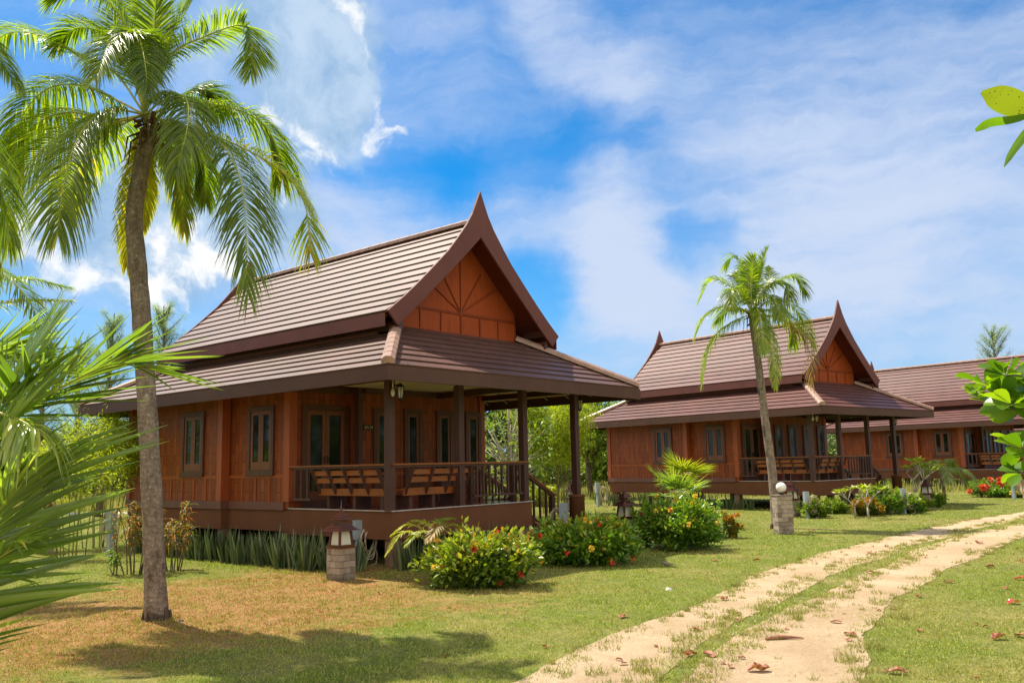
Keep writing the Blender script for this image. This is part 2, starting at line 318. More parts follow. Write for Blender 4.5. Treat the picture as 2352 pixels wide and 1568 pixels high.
# ------------------------------------------------------------------ mesh helpers
def tag(o, label=None, cat=None, group=None, kind=None):
    if label: o['label'] = label
    if cat: o['category'] = cat
    if group: o['group'] = group
    if kind: o['kind'] = kind
    return o
def link(name, me, m, parent=None):
    for q in (m if isinstance(m, (list, tuple)) else [m]): me.materials.append(q)
    o = bpy.data.objects.new(name, me); COL.objects.link(o)
    if parent: o.parent = parent
    return o
def empty(name, loc, rz=0, label=None, cat=None, group=None):
    o = bpy.data.objects.new(name, None); COL.objects.link(o); o.location = loc; o.rotation_euler = (0, 0, rz); o.empty_display_size = .3
    return tag(o, label, cat, group)
def copy_tree(o, parent=None):
    c = o.copy(); COL.objects.link(c)
    if parent: c.parent = parent
    for ch in list(o.children): copy_tree(ch, c)
    return c
class MB:
    def __init__(s): s.v = []; s.f = []; s.uv = {}; s.r = {}; s.sm = set()
    def face(s, pts, uv=None, rnd=None):
        b = len(s.v); s.v += [tuple(p) for p in pts]; s.f.append(tuple(range(b, b+len(pts))))
        if uv:
            for i, q in enumerate(uv): s.uv[b+i] = q
        if rnd is not None:
            for i in range(len(pts)): s.r[b+i] = rnd
    def box(s, x0, x1, y0, y1, z0, z1, rnd=None):
        s.hexa([(x0, y0, z0), (x1, y0, z0), (x1, y1, z0), (x0, y1, z0)], [(x0, y0, z1), (x1, y0, z1), (x1, y1, z1), (x0, y1, z1)], rnd)
    def hexa(s, bt, tp, rnd=None):
        b = len(s.v); n = len(bt); s.v += [tuple(p) for p in bt] + [tuple(p) for p in tp]
        s.f.append(tuple(b+i for i in reversed(range(n)))); s.f.append(tuple(b+n+i for i in range(n)))
        for i in range(n): j = (i+1) % n; s.f.append((b+i, b+j, b+n+j, b+n+i))
        if rnd is not None:
            for i in range(2*n): s.r[b+i] = rnd
    def bar(s, a, b, w, h, up=(0, 0, 1)):        # rectangular bar from a to b
        a = Vector(a); b = Vector(b); t = (b-a).normalized(); sd = t.cross(Vector(up))
        if sd.length < 1e-4: sd = Vector((1, 0, 0))
        sd.normalize(); u = sd.cross(t)
        c = lambda p: [p+sd*w/2-u*h/2, p-sd*w/2-u*h/2, p-sd*w/2+u*h/2, p+sd*w/2+u*h/2]
        s.hexa(c(a), c(b))
    def tube(s, pts, rad, n=8, cap=True):
        pts = [Vector(p) for p in pts]; k = len(pts)
        if not isinstance(rad, (list, tuple)): rad = [rad]*k
        b = len(s.v); ref = None
        for i, p in enumerate(pts):
            t = (pts[min(i+1, k-1)]-pts[max(i-1, 0)]).normalized()
            if ref is None: ref = Vector((1, 0, 0)) if abs(t.x) < .9 else Vector((0, 1, 0))
            x = (ref - t*ref.dot(t)).normalized(); ref = x; y = t.cross(x)
            for j in range(n):
                an = 2*math.pi*j/n; s.v.append(tuple(p + (x*math.cos(an)+y*math.sin(an))*rad[i]))
        for i in range(k-1):
            for j in range(n):
                j2 = (j+1) % n; s.sm.add(len(s.f)); s.f.append((b+i*n+j, b+i*n+j2, b+(i+1)*n+j2, b+(i+1)*n+j))
        if cap: s.f.append(tuple(b+j for j in reversed(range(n)))); s.f.append(tuple(b+(k-1)*n+j for j in range(n)))
    def lathe(s, prof, n=12, c=(0, 0)):
        b = len(s.v)
        for r, z in prof:
            for j in range(n): an = 2*math.pi*j/n; s.v.append((c[0]+r*math.cos(an), c[1]+r*math.sin(an), z))
        for i in range(len(prof)-1):
            for j in range(n): j2 = (j+1) % n; s.sm.add(len(s.f)); s.f.append((b+i*n+j, b+i*n+j2, b+(i+1)*n+j2, b+(i+1)*n+j))
        s.f.append(tuple(b+j for j in reversed(range(n)))); s.f.append(tuple(b+(len(prof)-1)*n+j for j in range(n)))
    def prism(s, poly, axis, a0, a1):            # poly in the two other axes, extruded along axis
        def P(p, a):
            if axis == 'y': return (p[0], a, p[1])
            if axis == 'x': return (a, p[0], p[1])
            return (p[0], p[1], a)
        s.hexa([P(p, a0) for p in poly], [P(p, a1) for p in poly])
    def build(s, name, m, parent=None, fix=True):
        me = bpy.data.meshes.new(name); me.from_pydata(s.v, [], s.f)
        if fix:
            import bmesh
            bm = bmesh.new(); bm.from_mesh(me); bmesh.ops.recalc_face_normals(bm, faces=bm.faces); bm.to_mesh(me); bm.free()
        if s.uv:
            a = me.attributes.new('uv', 'FLOAT_VECTOR', 'POINT'); arr = np.zeros((len(s.v), 3), 'f')
            for i, q in s.uv.items(): arr[i, :2] = q
            a.data.foreach_set('vector', arr.ravel())
        if s.r:
            a = me.attributes.new('rnd', 'FLOAT', 'POINT'); arr = np.full(len(s.v), .5, 'f')
            for i, q in s.r.items(): arr[i] = q
            a.data.foreach_set('value', arr)
        if s.sm:
            fl = np.zeros(len(me.polygons), bool); fl[list(s.sm)] = True; me.polygons.foreach_set('use_smooth', fl)
        return link(name, me, m, parent)
def npmesh(name, V, F, rnd, m, parent=None, smooth=False):
    V = np.asarray(V, 'f'); F = np.asarray(F, 'i'); k = F.shape[1]
    me = bpy.data.meshes.new(name); me.vertices.add(len(V)); me.vertices.foreach_set('co', V.ravel())
    me.loops.add(F.size); me.loops.foreach_set('vertex_index', F.ravel())
    me.polygons.add(len(F)); me.polygons.foreach_set('loop_start', np.arange(0, F.size, k, dtype='i'))
    if smooth: me.polygons.foreach_set('use_smooth', np.ones(len(F), bool))
    me.update(calc_edges=True)
    a = me.attributes.new('rnd', 'FLOAT', 'POINT'); a.data.foreach_set('value', np.asarray(rnd, 'f'))
    return link(name, me, m, parent)
def unit(a): return a/np.maximum(np.linalg.norm(a, axis=-1, keepdims=True), 1e-9)
class LV:                                        # leaf collector; every leaf is a folded 6-triangle blade
    def __init__(s, rg): s.V = []; s.F = []; s.R = []; s.k = 0; s.rg = rg
    def add(s, P, D, L, W, rnd, fold=.25, curl=.15, N=None, wide=.5):
        n = len(P); D = unit(D)
        if N is None: N = s.rg.normal(size=(n, 3))*.55 + np.array([0, 0, 1.])
        S = unit(np.cross(D, N)); N = unit(np.cross(S, D)); L = np.broadcast_to(L, n)[:, None]; W = np.broadcast_to(W, n)[:, None]
        b = P; t = P + D*L - N*L*curl; mid = P + D*L*wide - N*W*fold*.8
        q = P + D*L*wide; l1 = q + S*W*.5 + N*W*fold*.2; r1 = q - S*W*.5 + N*W*fold*.2
        V = np.stack([b, l1, t, r1, mid], 1).reshape(-1, 3)
        i = s.k + 5*np.arange(n)[:, None]
        F = np.concatenate([i+[0, 4, 1], i+[1, 4, 2], i+[0, 3, 4], i+[3, 2, 4]], 0)
        s.V.append(V); s.F.append(F); s.R.append(np.repeat(np.clip(rnd, 0, 1), 5)); s.k += 5*n
    def oval(s, P, D, L, W, rnd, curl=.15, fold=.18):      # broad leaf with a rounded tip, 6 cross sections
        n = len(P); D = unit(D); N = s.rg.normal(size=(n, 3))*.6+np.array([0, 0, 1.]); S = unit(np.cross(D, N)); N = unit(np.cross(S, D)); L = np.broadcast_to(L, n)[:, None]; W = np.broadcast_to(W, n)[:, None]
        rows = []; cu = s.rg.uniform(-.5, 1.6, (n, 1))*curl
        for t, w in zip((0, .16, .36, .58, .78, .92, 1.), (.10, .34, .68, .96, .98, .66, .06)):
            c = P + D*L*t - N*L*cu*t*t; rows += [c+S*W*.5*w+N*W*fold*w, c, c-S*W*.5*w+N*W*fold*w]
        V = np.stack(rows, 1).reshape(-1, 3); i = s.k+21*np.arange(n)[:, None]; F = []
        for j in range(6): a = 3*j; F += [i+[a, a+1, a+4], i+[a, a+4, a+3], i+[a+1, a+2, a+5], i+[a+1, a+5, a+4]]
        s.V.append(V); s.F.append(np.concatenate(F, 0)); s.R.append(np.repeat(np.clip(rnd, 0, 1), 21)); s.k += 21*n
    def blade(s, P, D, L, W, droop, rnd, seg=4, N=None, grav=(0, 0, -1)):   # long strips, V fold, bending down
        n = len(P); D = unit(D); L = np.broadcast_to(L, n)[:, None]; W = np.broadcast_to(W, n)[:, None]; droop = np.broadcast_to(droop, n)[:, None]
        if N is None: N = np.broadcast_to(np.array([0, 0, 1.]), (n, 3))
        g = np.array(grav, float); rows = []
        S = unit(np.cross(D, N)+1e-6); Nn = unit(np.cross(S, D))
        for j in range(seg+1):
            t = j/seg; c = P + D*L*t*(1-.25*droop*t) + g*L*droop*t*t
            w = W*(0.35+1.3*min(t*3, 1)*.5)*(1-t**2.2)*.5 + W*.02
            rows += [c + S*w + Nn*w*.5, c, c - S*w + Nn*w*.5]
        m = 3*(seg+1); V = np.stack(rows, 1).reshape(-1, 3); i = s.k + m*np.arange(n)[:, None]; F = []
        for j in range(seg):
            a = 3*j
            F += [i+[a, a+1, a+4], i+[a, a+4, a+3], i+[a+1, a+2, a+5], i+[a+1, a+5, a+4]]
        s.V.append(V); s.F.append(np.concatenate(F, 0)); s.R.append(np.repeat(np.clip(rnd, 0, 1), m)); s.k += m*n
    def build(s, name, m, parent=None): return npmesh(name, np.concatenate(s.V), np.concatenate(s.F), np.concatenate(s.R), m, parent)
def rel(pts, o): return [Vector(p)-Vector(o) for p in pts]
def spline(pts, n):
    pts = [Vector(p) for p in pts]; P = [pts[0]*2-pts[1]] + pts + [pts[-1]*2-pts[-2]]; out = []
    seg = len(pts)-1
    for k in range(n):
        u = k/(n-1)*seg; i = min(int(u), seg-1); t = u-i; a, b, c, d = P[i], P[i+1], P[i+2], P[i+3]
        out.append(.5*((2*b)+(c-a)*t+(2*a-5*b+4*c-d)*t*t+(3*b-a-3*c+d)*t**3))
    return out

# ------------------------------------------------------------------ the bungalow
D, V, LEN, WR, WD = .82, 3.40, 10.42, 5.94, 4.23
CU = WR/2
def course(mb, A0, A1, B0, B1, s0, s1, u0=0., th=.038):
    """one tile course between bottom edge A0-A1 and top edge B0-B1"""
    A0, A1, B0, B1 = map(Vector, (A0, A1, B0, B1)); al = (A1-A0).normalized(); nrm = (A1-A0).cross(B0-A0).normalized()
    if nrm.z < 0: nrm = -nrm
    lo = nrm*th; hi = nrm*.004; ov = (B0-A0).normalized()*.03
    a0, a1, b0, b1 = A0+lo, A1+lo, B0+hi, B1+hi
    ux = lambda p: (p-A0).dot(al)+u0+A0.dot(al)
    mb.face([a0, a1, b1, b0], [(ux(a0), s0), (ux(a1), s0), (ux(b1), s1-.002), (ux(b0), s1-.002)])
    mb.face([A0-nrm*.03, A1-nrm*.03, a1, a0], [(ux(A0), s0+.1)]*4)
    mb.face([A0-nrm*.03, a0, b0, B0-nrm*.03], [(0, .1)]*4); mb.face([A1-nrm*.03, B1-nrm*.03, b1, a1], [(0, .1)]*4)
    mb.face([A1-nrm*.03, A0-nrm*.03, B0-nrm*.03, B1-nrm*.03], [(0, .1)]*4)
def cap(mb, a, b, w=.24, h=.09, n=0, over=.02):
    a = Vector(a); b = Vector(b); L = (b-a).length; n = n or max(1, int(L/.36)); t = (b-a)/n
    for i in range(n):
        p, q = a+t*i, a+t*(i+1)+t*.04; tt = (q-p).normalized(); sd = tt.cross(Vector((0, 0, 1))).normalized(); u = sd.cross(tt)
        def sec(c, k): return [c-sd*w*k/2-u*.03, c+sd*w*k/2-u*.03, c+sd*w*k/2+u*h*.45, c+sd*w*.2*k+u*h*k, c-sd*w*.2*k+u*h*k, c-sd*w*k/2+u*h*.45]
        mb.hexa(sec(p, 1.), sec(q, .93))
def F_(face, c):
    """box on a wall face: along a0..a1, height z0..z1, standing d0..d1 proud of the plane"""
    def f(mb, a0, a1, z0, z1, d0, d1):
        if face == 'u': mb.box(c-d1, c-d0, a0, a1, z0, z1)
        elif face == 'U': mb.box(c+d0, c+d1, a0, a1, z0, z1)
        elif face == 'W': mb.box(a0, a1, c+d0, c+d1, z0, z1)
        else: mb.box(a0, a1, c-d1, c-d0, z0, z1)
    return f
def window(root, face, c, a0, a1, z0, z1, n=2, fw=.10, cw=.11, name='window', handle=False):
    f = F_(face, c); m = MB()
    f(m, a0, a0+fw, z0, z1, 0, .05); f(m, a1-fw, a1, z0, z1, 0, .05); f(m, a0+fw, a1-fw, z1-fw, z1, 0, .05); f(m, a0+fw, a1-fw, z0, z0+fw, 0, .05)
    f(m, a0-.03, a1+.03, z0-.035, z0, 0, .075)
    w = m.build(name, m_fr, root); W = (a1-a0-2*fw)/n
    for k in range(n):
        b0 = a0+fw+k*W+.004; b1 = b0+W-.008; q = MB(); y0, y1 = z0+fw+.004, z1-fw-.004
        f(q, b0, b0+cw*.8, y0, y1, 0, .03); f(q, b1-cw*.8, b1, y0, y1, 0, .03); f(q, b0+cw*.8, b1-cw*.8, y1-cw*.8, y1, 0, .03); f(q, b0+cw*.8, b1-cw*.8, y0, y0+cw*(1.6 if n < 3 else 1), 0, .03)
        q.build('door_leaf' if name == 'door' else 'casement', m_case, w)
        g = MB(); f(g, b0+cw*.8, b1-cw*.8, y0+cw*(1.6 if n < 3 else 1), y1-cw*.8, .004, .012); g.build('pane', m_glass, w)
    if handle:
        h = MB(); mid = (a0+a1)/2
        for s in (-1, 1): f(h, mid+s*.05-.012, mid+s*.05+.012, D+.95, D+1.12, .03, .06)
        h.build('handle', m_black, w)
    return w
def dado(root, face, c, a0, a1, top=3.85, skip=()):
    f = F_(face, c); m = MB()
    f(m, a0, a1, 1.47, 1.545, 0, .022)
    n = max(2, round((a1-a0)/.52)); 
    for i in range(n+1):
        a = a0+(a1-a0)*i/n; f(m, max(a0, a-.03), min(a1, a+.03), .95, 1.47, 0, .020)
    return m.build('wall_batten', m_or, root)
def bungalow(name, loc, rz, label, group):
    R = empty(name, loc, rz, label, 'bungalow', group)
    # stilts, band, deck
    for u, w in ((.16, .16), (2.1, .16), (4.05, .16), (.16, 1.9), (2.1, 1.9), (4.05, 1.9), (.16, 3.6), (3., 3.6), (5.75, 3.6), (.0, 5.95), (3., 5.95), (5.95, 5.95), (.0, 8.1), (3, 8.1), (5.95, 8.1), (.0, 10.2), (3, 10.2), (5.95, 10.2)):
        m = MB(); m.box(u-.12, u+.12, w-.12, w+.12, GZ-.1, .31); m.build('stilt', m_conc, R)
    m = MB(); m.prism([(0, 0), (WD, 0), (WD, 1.9), (WR, 1.9), (WR, V), (0, V)], 'z', .26, .795)
    m.box(0, WR, V+.002, 5.8, .31, .77); m.box(-.2, WR+.2, 5.802, LEN, .31, .77); m.build('base_band', m_band, R)
    m = MB(); m.prism([(-.012, -.012), (WD+.012, -.012), (WD+.012, 1.888), (WR+.012, 1.888), (WR+.012, V), (-.012, V)], 'z', .797, .815); e = m.build('deck', m_deck, R)
    q = MB()
    for a, b in (((-.03, -.025), (WD+.03, -.013)), ((-.03, -.012), (-.013, V))): q.box(a[0], b[0], a[1], b[1], .80, .823)
    q.build('deck_edge', m_edge, e)
    # walls
    m = MB(); m.prism([(0, V), (1.67, V), (1.67, 3.07), (WR, 3.07), (WR, 5.8), (WR+.2, 5.8), (WR+.2, LEN), (-.2, LEN), (-.2, 5.8), (0, 5.8)], 'z', .80, 3.9)
    W = m.build('wall', m_wall, R)
    m = MB()
    m.box(-.05, WR+.05, V+.15, 5.75, .772, .95); m.box(-.25, WR+.25, 5.76, LEN+.05, .772, .95); m.build('base_trim', m_trim, R)
    dado(W, 'u', 0, 3.6, 5.78); dado(W, 'u', -.2, 5.95, LEN-.1); dado(W, 'U', WR, 3.2, 5.78); dado(W, 'U', WR+.2, 5.95, LEN-.1); dado(W, 'W', LEN, 0, WR)
    dado(W, 'w', 3.07, 1.8, WR-.1)
    for u0, u1, w0, w1 in ((-.045, .16, V-.045, V+.16), (-.245, -.03, 5.76, 5.96), (-.245, -.05, LEN-.15, LEN+.045), (WR+.04, WR+.245, LEN-.15, LEN+.045), (WR+.03, WR+.245, 5.76, 5.96), (WR-.15, WR+.045, 3.025, 3.2), (1.64, 1.76, 3.03, 3.2)):
        m = MB(); m.box(u0, u1, w0, w1, .953, 3.86); m.build('corner_post', m_cor if u0 != 1.64 else m_dk, R)
    # windows and doors
    window(R, 'u', 0, 3.97, 5.0, 1.56, 3.10); window(R, 'u', -.2, 6.60, 7.62, 1.56, 3.10)
    window(R, 'U', WR, 3.97, 5.0, 1.56, 3.10); window(R, 'U', WR+.2, 6.9, 7.92, 1.56, 3.10); window(R, 'W', LEN, 1.2, 2.25, 1.56, 3.1); window(R, 'W', LEN, 3.7, 4.75, 1.56, 3.1)
    window(R, 'w', V, .30, 1.62, .83, 3.10, n=2, fw=.13, cw=.12, name='door', handle=True)
    for a in (2.09, 3.07, 4.17, 5.24): window(R, 'w', 3.07, a, a+.60, 1.18, 3.06, n=1, fw=.11, cw=.09)
    # name board by the door
    m = MB(); m.box(1.80, 2.07, 3.035, 3.066, 2.53, 2.66); sg = m.build('name_board', m_black, R)
    # verandah ceiling, beams
    m = MB(); m.box(.02, WD, .05, 3.02, 3.52, 3.55); m.build('ceiling', m_cream, R)
    m = MB()
    m.box(-.07, WR+.1, -.07, .07, 3.36, 3.50); m.box(-.07, .07, .07, V-.05, 3.36, 3.50); m.box(WD-.07, WD+.07, .07, 3.0, 3.36, 3.50); m.box(WR-.07, WR+.07, .07, 3.0, 3.36, 3.50)
    m.box(1.77, WD-.08, 2.94, 3.02, 3.38, 3.51); m.box(.07, 1.6, V-.13, V-.05, 3.38, 3.51); m.build('roof_beam', m_dk, R)
    # posts
    for u in (0, 1.96, 4.08, 5.97):
        m = MB(); z0 = .816 if u < 5 else .9
        m.box(u-.078, u+.078, -.078+(.09 if u < 5 else 0), .078+(.09 if u < 5 else 0), z0, 3.36); p = m.build('verandah_post', m_post, R)
        if u > 5:
            q = MB(); q.lathe([(.19, GZ-.05), (.19, .84), (.21, .85), (.21, .89), (.17, .90)], 20, (u, 0)); q.build('post_footing', m_band, p)
        if u == 0 or u > 5:
            x, y = (u+.02, -.20) if u == 0 else (u+.22, -.02)
            q = MB(); q.box(x-.02, x+.02, y, y+.2, 3.235, 3.26) if u == 0 else q.box(x-.12, x+.01, y-.02, y+.02, 3.235, 3.26)
            q.lathe([(.02, 3.28), (.05, 3.24), (.085, 3.22), (.085, 3.20)], 6, (x, y)); q.lathe([(.045, 2.96), (.05, 2.99), (.02, 2.93)], 6, (x, y))
            for k in range(6):
                an = k*math.pi/3; q.bar((x+.048*math.cos(an), y+.048*math.sin(an), 2.985), (x+.08*math.cos(an), y+.08*math.sin(an), 3.21), .012, .012)
            l = q.build('wall_lantern', m_black, R); g = MB(); g.lathe([(.040, 2.99), (.070, 3.205)], 6, (x, y)); g.build('pane', m_frost, l)
    m = MB(); m.lathe([(.012, 3.2), (.035, 3.13), (.042, 3.09), (.03, 3.04), (.008, 3.02)], 10, (-.10, -.12)); m.tube([(-.10, -.12, 3.2), (-.10, -.12, 3.36)], .012, 6); m.build('light_bulb', m_frost, R)
    # railings
    def rail(a0, a1, axis, c, bals, z0=D, cap_=True, ex=.10):
        m = MB(); b = (lambda s0, s1, d0, d1, q0, q1: m.box(s0, s1, c+d0, c+d1, q0, q1)) if axis == 'w' else (lambda s0, s1, d0, d1, q0, q1: m.box(c+d0, c+d1, s0, s1, q0, q1))
        b(a0, a1, .03, .08, 1.645, 1.69)
        for p in bals: b(p-.022, p+.022, .033, .077, 1.03, 1.645)
        if bals: b(min(bals)-.12, max(bals)+.12, .03, .08, .985, 1.03)
        r = m.build('railing', m_post, R); m = MB()
        b = (lambda s0, s1, d0, d1, q0, q1: m.box(s0, s1, c+d0, c+d1, q0, q1)) if axis == 'w' else (lambda s0, s1, d0, d1, q0, q1: m.box(c+d0, c+d1, s0, s1, q0, q1))
        b(a0, a1, -.01, .11, 1.692, 1.725); m.build('handrail', m_bench, r)
    rail(-.02, 4.10, 'w', -.03, [2.42+.203*i for i in range(8)])
    rail(.12, V-.05, 'u', -.03, [2.76, 2.98, 3.2])
    rail(.1, .55, 'u', WD-.10, [.3, .42])
    rail(1.9, 3.0, 'u', WD-.10, [2.1+.2*i for i in range(5)])
    for w in (.50, 1.86): m = MB(); m.box(WD-.13, WD-.01, w-.06, w+.06, .816, 1.69); m.build('newel', m_post, R)
    m = MB(); m.box(WD-.12, WD, 2.95, 3.065, .816, 1.69); m.build('newel', m_post, R)
    # benches built against the railing
    def bench(axis, a0, a1):
        def B(m, s0, s1, d0, d1, z0, z1): m.box(s0, s1, d0, d1, z0, z1) if axis == 'w' else m.box(d0, d1, s0, s1, z0, z1)
        def P(s, d, z): return (s, d, z) if axis == 'w' else (d, s, z)
        m = MB(); B(m, a0, a1, .27, .76, 1.19, 1.225); B(m, a0, a1, .235, .268, 1.085, 1.23); s = m.build('bench', m_bench, R)
        k = max(3, round((a1-a0)/.62)+1)
        for i in range(2):
            z = (1.345, 1.50)[i]; d = .19-(z-1.23)*.42; m = MB()
            for h in (0,):
                a = P(a0+.03, d, z+.055); b = P(a1-.03, d, z+.055); m.bar(a, b, .025, .105)
            m.build('bench_slat', m_bench, s)
        for i in range(k):
            p = a0+.05+(a1-a0-.1)*i/(k-1); m = MB(); m.bar(P(p, .27, 1.10), P(p, .00, 1.66), .055, .06, up=P(0, 1, 0)); m.build('bench_support', m_post, s)
        for i in range(3):
            p = a0+.25+(a1-a0-.5)*i/2; m = MB(); B(m, p-.045, p+.045, .30, .72, .816, 1.085); m.build('bench_leg', m_post, s)
    bench('w', .50, 2.28); bench('u', .42, 2.66)
    # steps down at the side
    m = MB()
    for k in range(5): m.box(WD+.03+.29*k, WD+.35+.29*k, .56, 1.80, D-.205*(k+1), D-.205*(k+1)+.045)
    st = m.build('steps', m_deck, R)
    for w in (.52, 1.84):
        m = MB(); m.bar((WD-.02, w, .74), (WD+1.62, w, -.34), .05, .22); m.build('stringer', m_dk, st)
        m = MB(); m.bar((WD, w, 1.64), (5.70, w, .86), .07, .06)
        m.box(5.58, 5.70, w-.06, w+.06, GZ-.05, .86)
        for k in range(1, 6): u = WD+k*.235; z = 1.64-(u-WD)*.531; m.box(u-.022, u+.022, w-.022, w+.022, z-.88, z)
        r = m.build('stair_railing', m_dk, st); m = MB(); m.bar((WD, w, 1.69), (5.76, w, .88), .10, .03); m.build('stair_handrail', m_bench, st)
    # lower roof: hipped skirt on all four sides
    e0, e1, f0, f1, ze = -1.16, WR+1.16, -1.19, LEN+.98, 3.47; run, rise = 2.16, 1.20
    n = 8
    lr = MB()
    def P(t, s): # t up the slope 0..1
        return dict(a=(e0+run*t, f0+run*t), b=(e1-run*t, f0+run*t), c=(e1-run*t, f1-run*t), d=(e0+run*t, f1-run*t))[s]+(ze+rise*t,)
    SL = math.hypot(run, rise)
    for i in range(n):
        t0, t1 = i/n, (i+1)/n
        for s, q in (('a', 'b'), ('b', 'c'), ('c', 'd'), ('d', 'a')):
            course(lr, P(t0, s), P(t0, q), P(t1, s), P(t1, q), SL*t0/SL*n*.31, SL*t1/SL*n*.31)
    L = lr.build('lower_roof', m_tile, R, fix=False)
    m = MB()
    for s in 'abcd': m = MB(); cap(m, Vector(P(.0, s))+Vector((0, 0, .055)), Vector(P(1., s))+Vector((0, 0, .055)), .25, .11); m.build('hip_cap', m_cap, L)
    m = MB()   # soffit boards follow the slope
    dz = .07
    for s, q in (('a', 'b'), ('b', 'c'), ('c', 'd'), ('d', 'a')):
        o = lambda p: (p[0], p[1], p[2]-dz)
        m.face([o(P(.02, s)), o(P(.02, q)), o(P(1, q)), o(P(1, s))])
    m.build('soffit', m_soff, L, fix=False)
    m = MB()
    for k in range(9):
        u = .3+k*.72
        if e0+run*.05 < u < e1: m.bar((u, f0+.1, ze-.10), (u, min(f0+run, f0+(u-e0) if u < 1 else 9, f0+(e1-u) if u > 4.9 else 9), ze-.10+rise/run*(min(f0+run, f0+(u-e0) if u < 1 else 9, f0+(e1-u) if u > 4.9 else 9)-f0-.1)), .05, .06)
    for k in range(15):
        w = .2+k*.72
        for s, x0 in ((1, e0), (-1, e1)): m.bar((x0+s*.1, w, ze-.10), (x0+s*1.35, w, ze-.10+rise/run*1.25), .05, .06)
    m.build('rafter', m_dk, L)
    m = MB(); h0, h1 = ze-.27, ze-.012
    m.box(e0-.0, e1, f0-.03, f0+.0, h0, h1); m.box(e0, e1, f1, f1+.03, h0, h1); m.box(e0-.03, e0, f0-.03, f1+.03, h0, h1); m.box(e1, e1+.03, f0-.03, f1+.03, h0, h1)
    m.build('fascia', m_fascia, L)
    # upper roof
    g0, g1 = .32, 9.78
    prof = [(2.83, 4.80), (2.06, 5.40), (1.64, 5.76), (1.06, 6.28), (.5, 6.80), (0, 7.24)]
    def prf(t):
        k = t*(len(prof)-1); i = min(int(k), len(prof)-2); a, b = prof[i], prof[i+1]; return a[0]+(b[0]-a[0])*(k-i), a[1]+(b[1]-a[1])*(k-i)
    Ls = [0]
    for a, b in zip(prof, prof[1:]): Ls.append(Ls[-1]+math.dist(a, b))
    def byl(s):
        for i in range(len(prof)-1):
            if s <= Ls[i+1]+1e-6: t = (s-Ls[i])/(Ls[i+1]-Ls[i]); a, b = prof[i], prof[i+1]; return a[0]+(b[0]-a[0])*t, a[1]+(b[1]-a[1])*t
    ur = MB(); n = 12; sl = Ls[-1]/n
    for i in range(n):
        a, b = byl(sl*i), byl(sl*(i+1)*.99999)
        for s in (-1, 1):
            course(ur, (CU+s*a[0], g0+.02, a[1]), (CU+s*a[0], g1-.02, a[1]), (CU+s*b[0], g0+.02, b[1]), (CU+s*b[0], g1-.02, b[1]), i*.31, (i+1)*.31)
    U = ur.build('upper_roof', m_tile, R, fix=False)
    m = MB(); cap(m, (CU, g0+.05, 7.25), (CU, g1-.05, 7.25), .30, .10); m.build('ridge_cap', m_cap, U)
    m = MB(); und = [(d_, z-.10) for d_, z in prof]
    for s in (-1, 1):
        for a, b in zip(und, und[1:]): m.face([(CU+s*a[0], g0+.03, a[1]), (CU+s*a[0], g1-.03, a[1]), (CU+s*b[0], g1-.03, b[1]), (CU+s*b[0], g0+.03, b[1])])
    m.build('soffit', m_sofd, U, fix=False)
    m = MB()
    for s in (-1, 1):
        x = CU+s*2.83; m.box(min(x, x+s*.03), max(x, x+s*.03), g0+.06, g1-.06, 4.50, 4.775)
        x = CU+s*2.5; m.box(x-.03, x+.03, .98, 9.2, 4.42, 4.50)
    m.build('fascia', m_barge, U)
    m = MB()
    for x, z in ((CU-2.35, 4.86), (CU+2.35, 4.86), (CU, 6.90), (CU-1.95, 5.15)):
        for w0, w1 in ((.36, .96), (9.25, 9.74)): m.box(x-.05, x+.05, w0, w1, z-.07, z+.07)
    for x in (CU-2.42, CU+2.42): m.box(x-.06, x+.06, .36, 9.7, 4.48, 4.66)
    m.build('purlin', m_dk, U)
    # bargeboards with the flared foot and the tall spire
    outer = [(0, 7.96), (.10, 7.74), (.26, 7.40), (.46, 7.09), (.78, 6.70), (1.06, 6.38), (1.64, 5.83), (2.06, 5.45), (2.42, 5.14), (2.83, 4.82)]
    inner = [(2.57, 4.54), (2.15, 4.89), (1.73, 5.27), (1.28, 5.67), (.83, 6.08), (.42, 6.46), (0, 6.86)]
    for w0, w1 in ((g0-.04, g0+.015), (g1-.015, g1+.04)):
        m = MB()
        for s in (-1, 1):
            o = [(CU+s*d_, z) for d_, z in outer]; q = [(CU+s*d_, z) for d_, z in reversed(inner)]
            N_ = 18; seq = lambda L_, t: (lambda k: (L_[min(int(k), len(L_)-2)][0]+(L_[min(int(k), len(L_)-2)+1][0]-L_[min(int(k), len(L_)-2)][0])*(k-min(int(k), len(L_)-2)), L_[min(int(k), len(L_)-2)][1]+(L_[min(int(k), len(L_)-2)+1][1]-L_[min(int(k), len(L_)-2)][1])*(k-min(int(k), len(L_)-2))))(t*(len(L_)-1))
            for i in range(N_):
                t0, t1 = i/N_, (i+1)/N_; a, b, c, d_ = seq(o, t0), seq(o, t1), seq(q, t1), seq(q, t0)
                m.face([(a[0], w0, a[1]), (b[0], w0, b[1]), (c[0], w0, c[1]), (d_[0], w0, d_[1])]); m.face([(a[0], w1, a[1]), (b[0], w1, b[1]), (c[0], w1, c[1]), (d_[0], w1, d_[1])])
                m.face([(a[0], w0, a[1]), (b[0], w0, b[1]), (b[0], w1, b[1]), (a[0], w1, a[1])]); m.face([(d_[0], w0, d_[1]), (c[0], w0, c[1]), (c[0], w1, c[1]), (d_[0], w1, d_[1])])
            a, b = o[-1], q[-1]; m.face([(a[0], w0, a[1]), (b[0], w0, b[1]), (b[0], w1, b[1]), (a[0], w1, a[1])])
        m.build('bargeboard', m_barge, R)
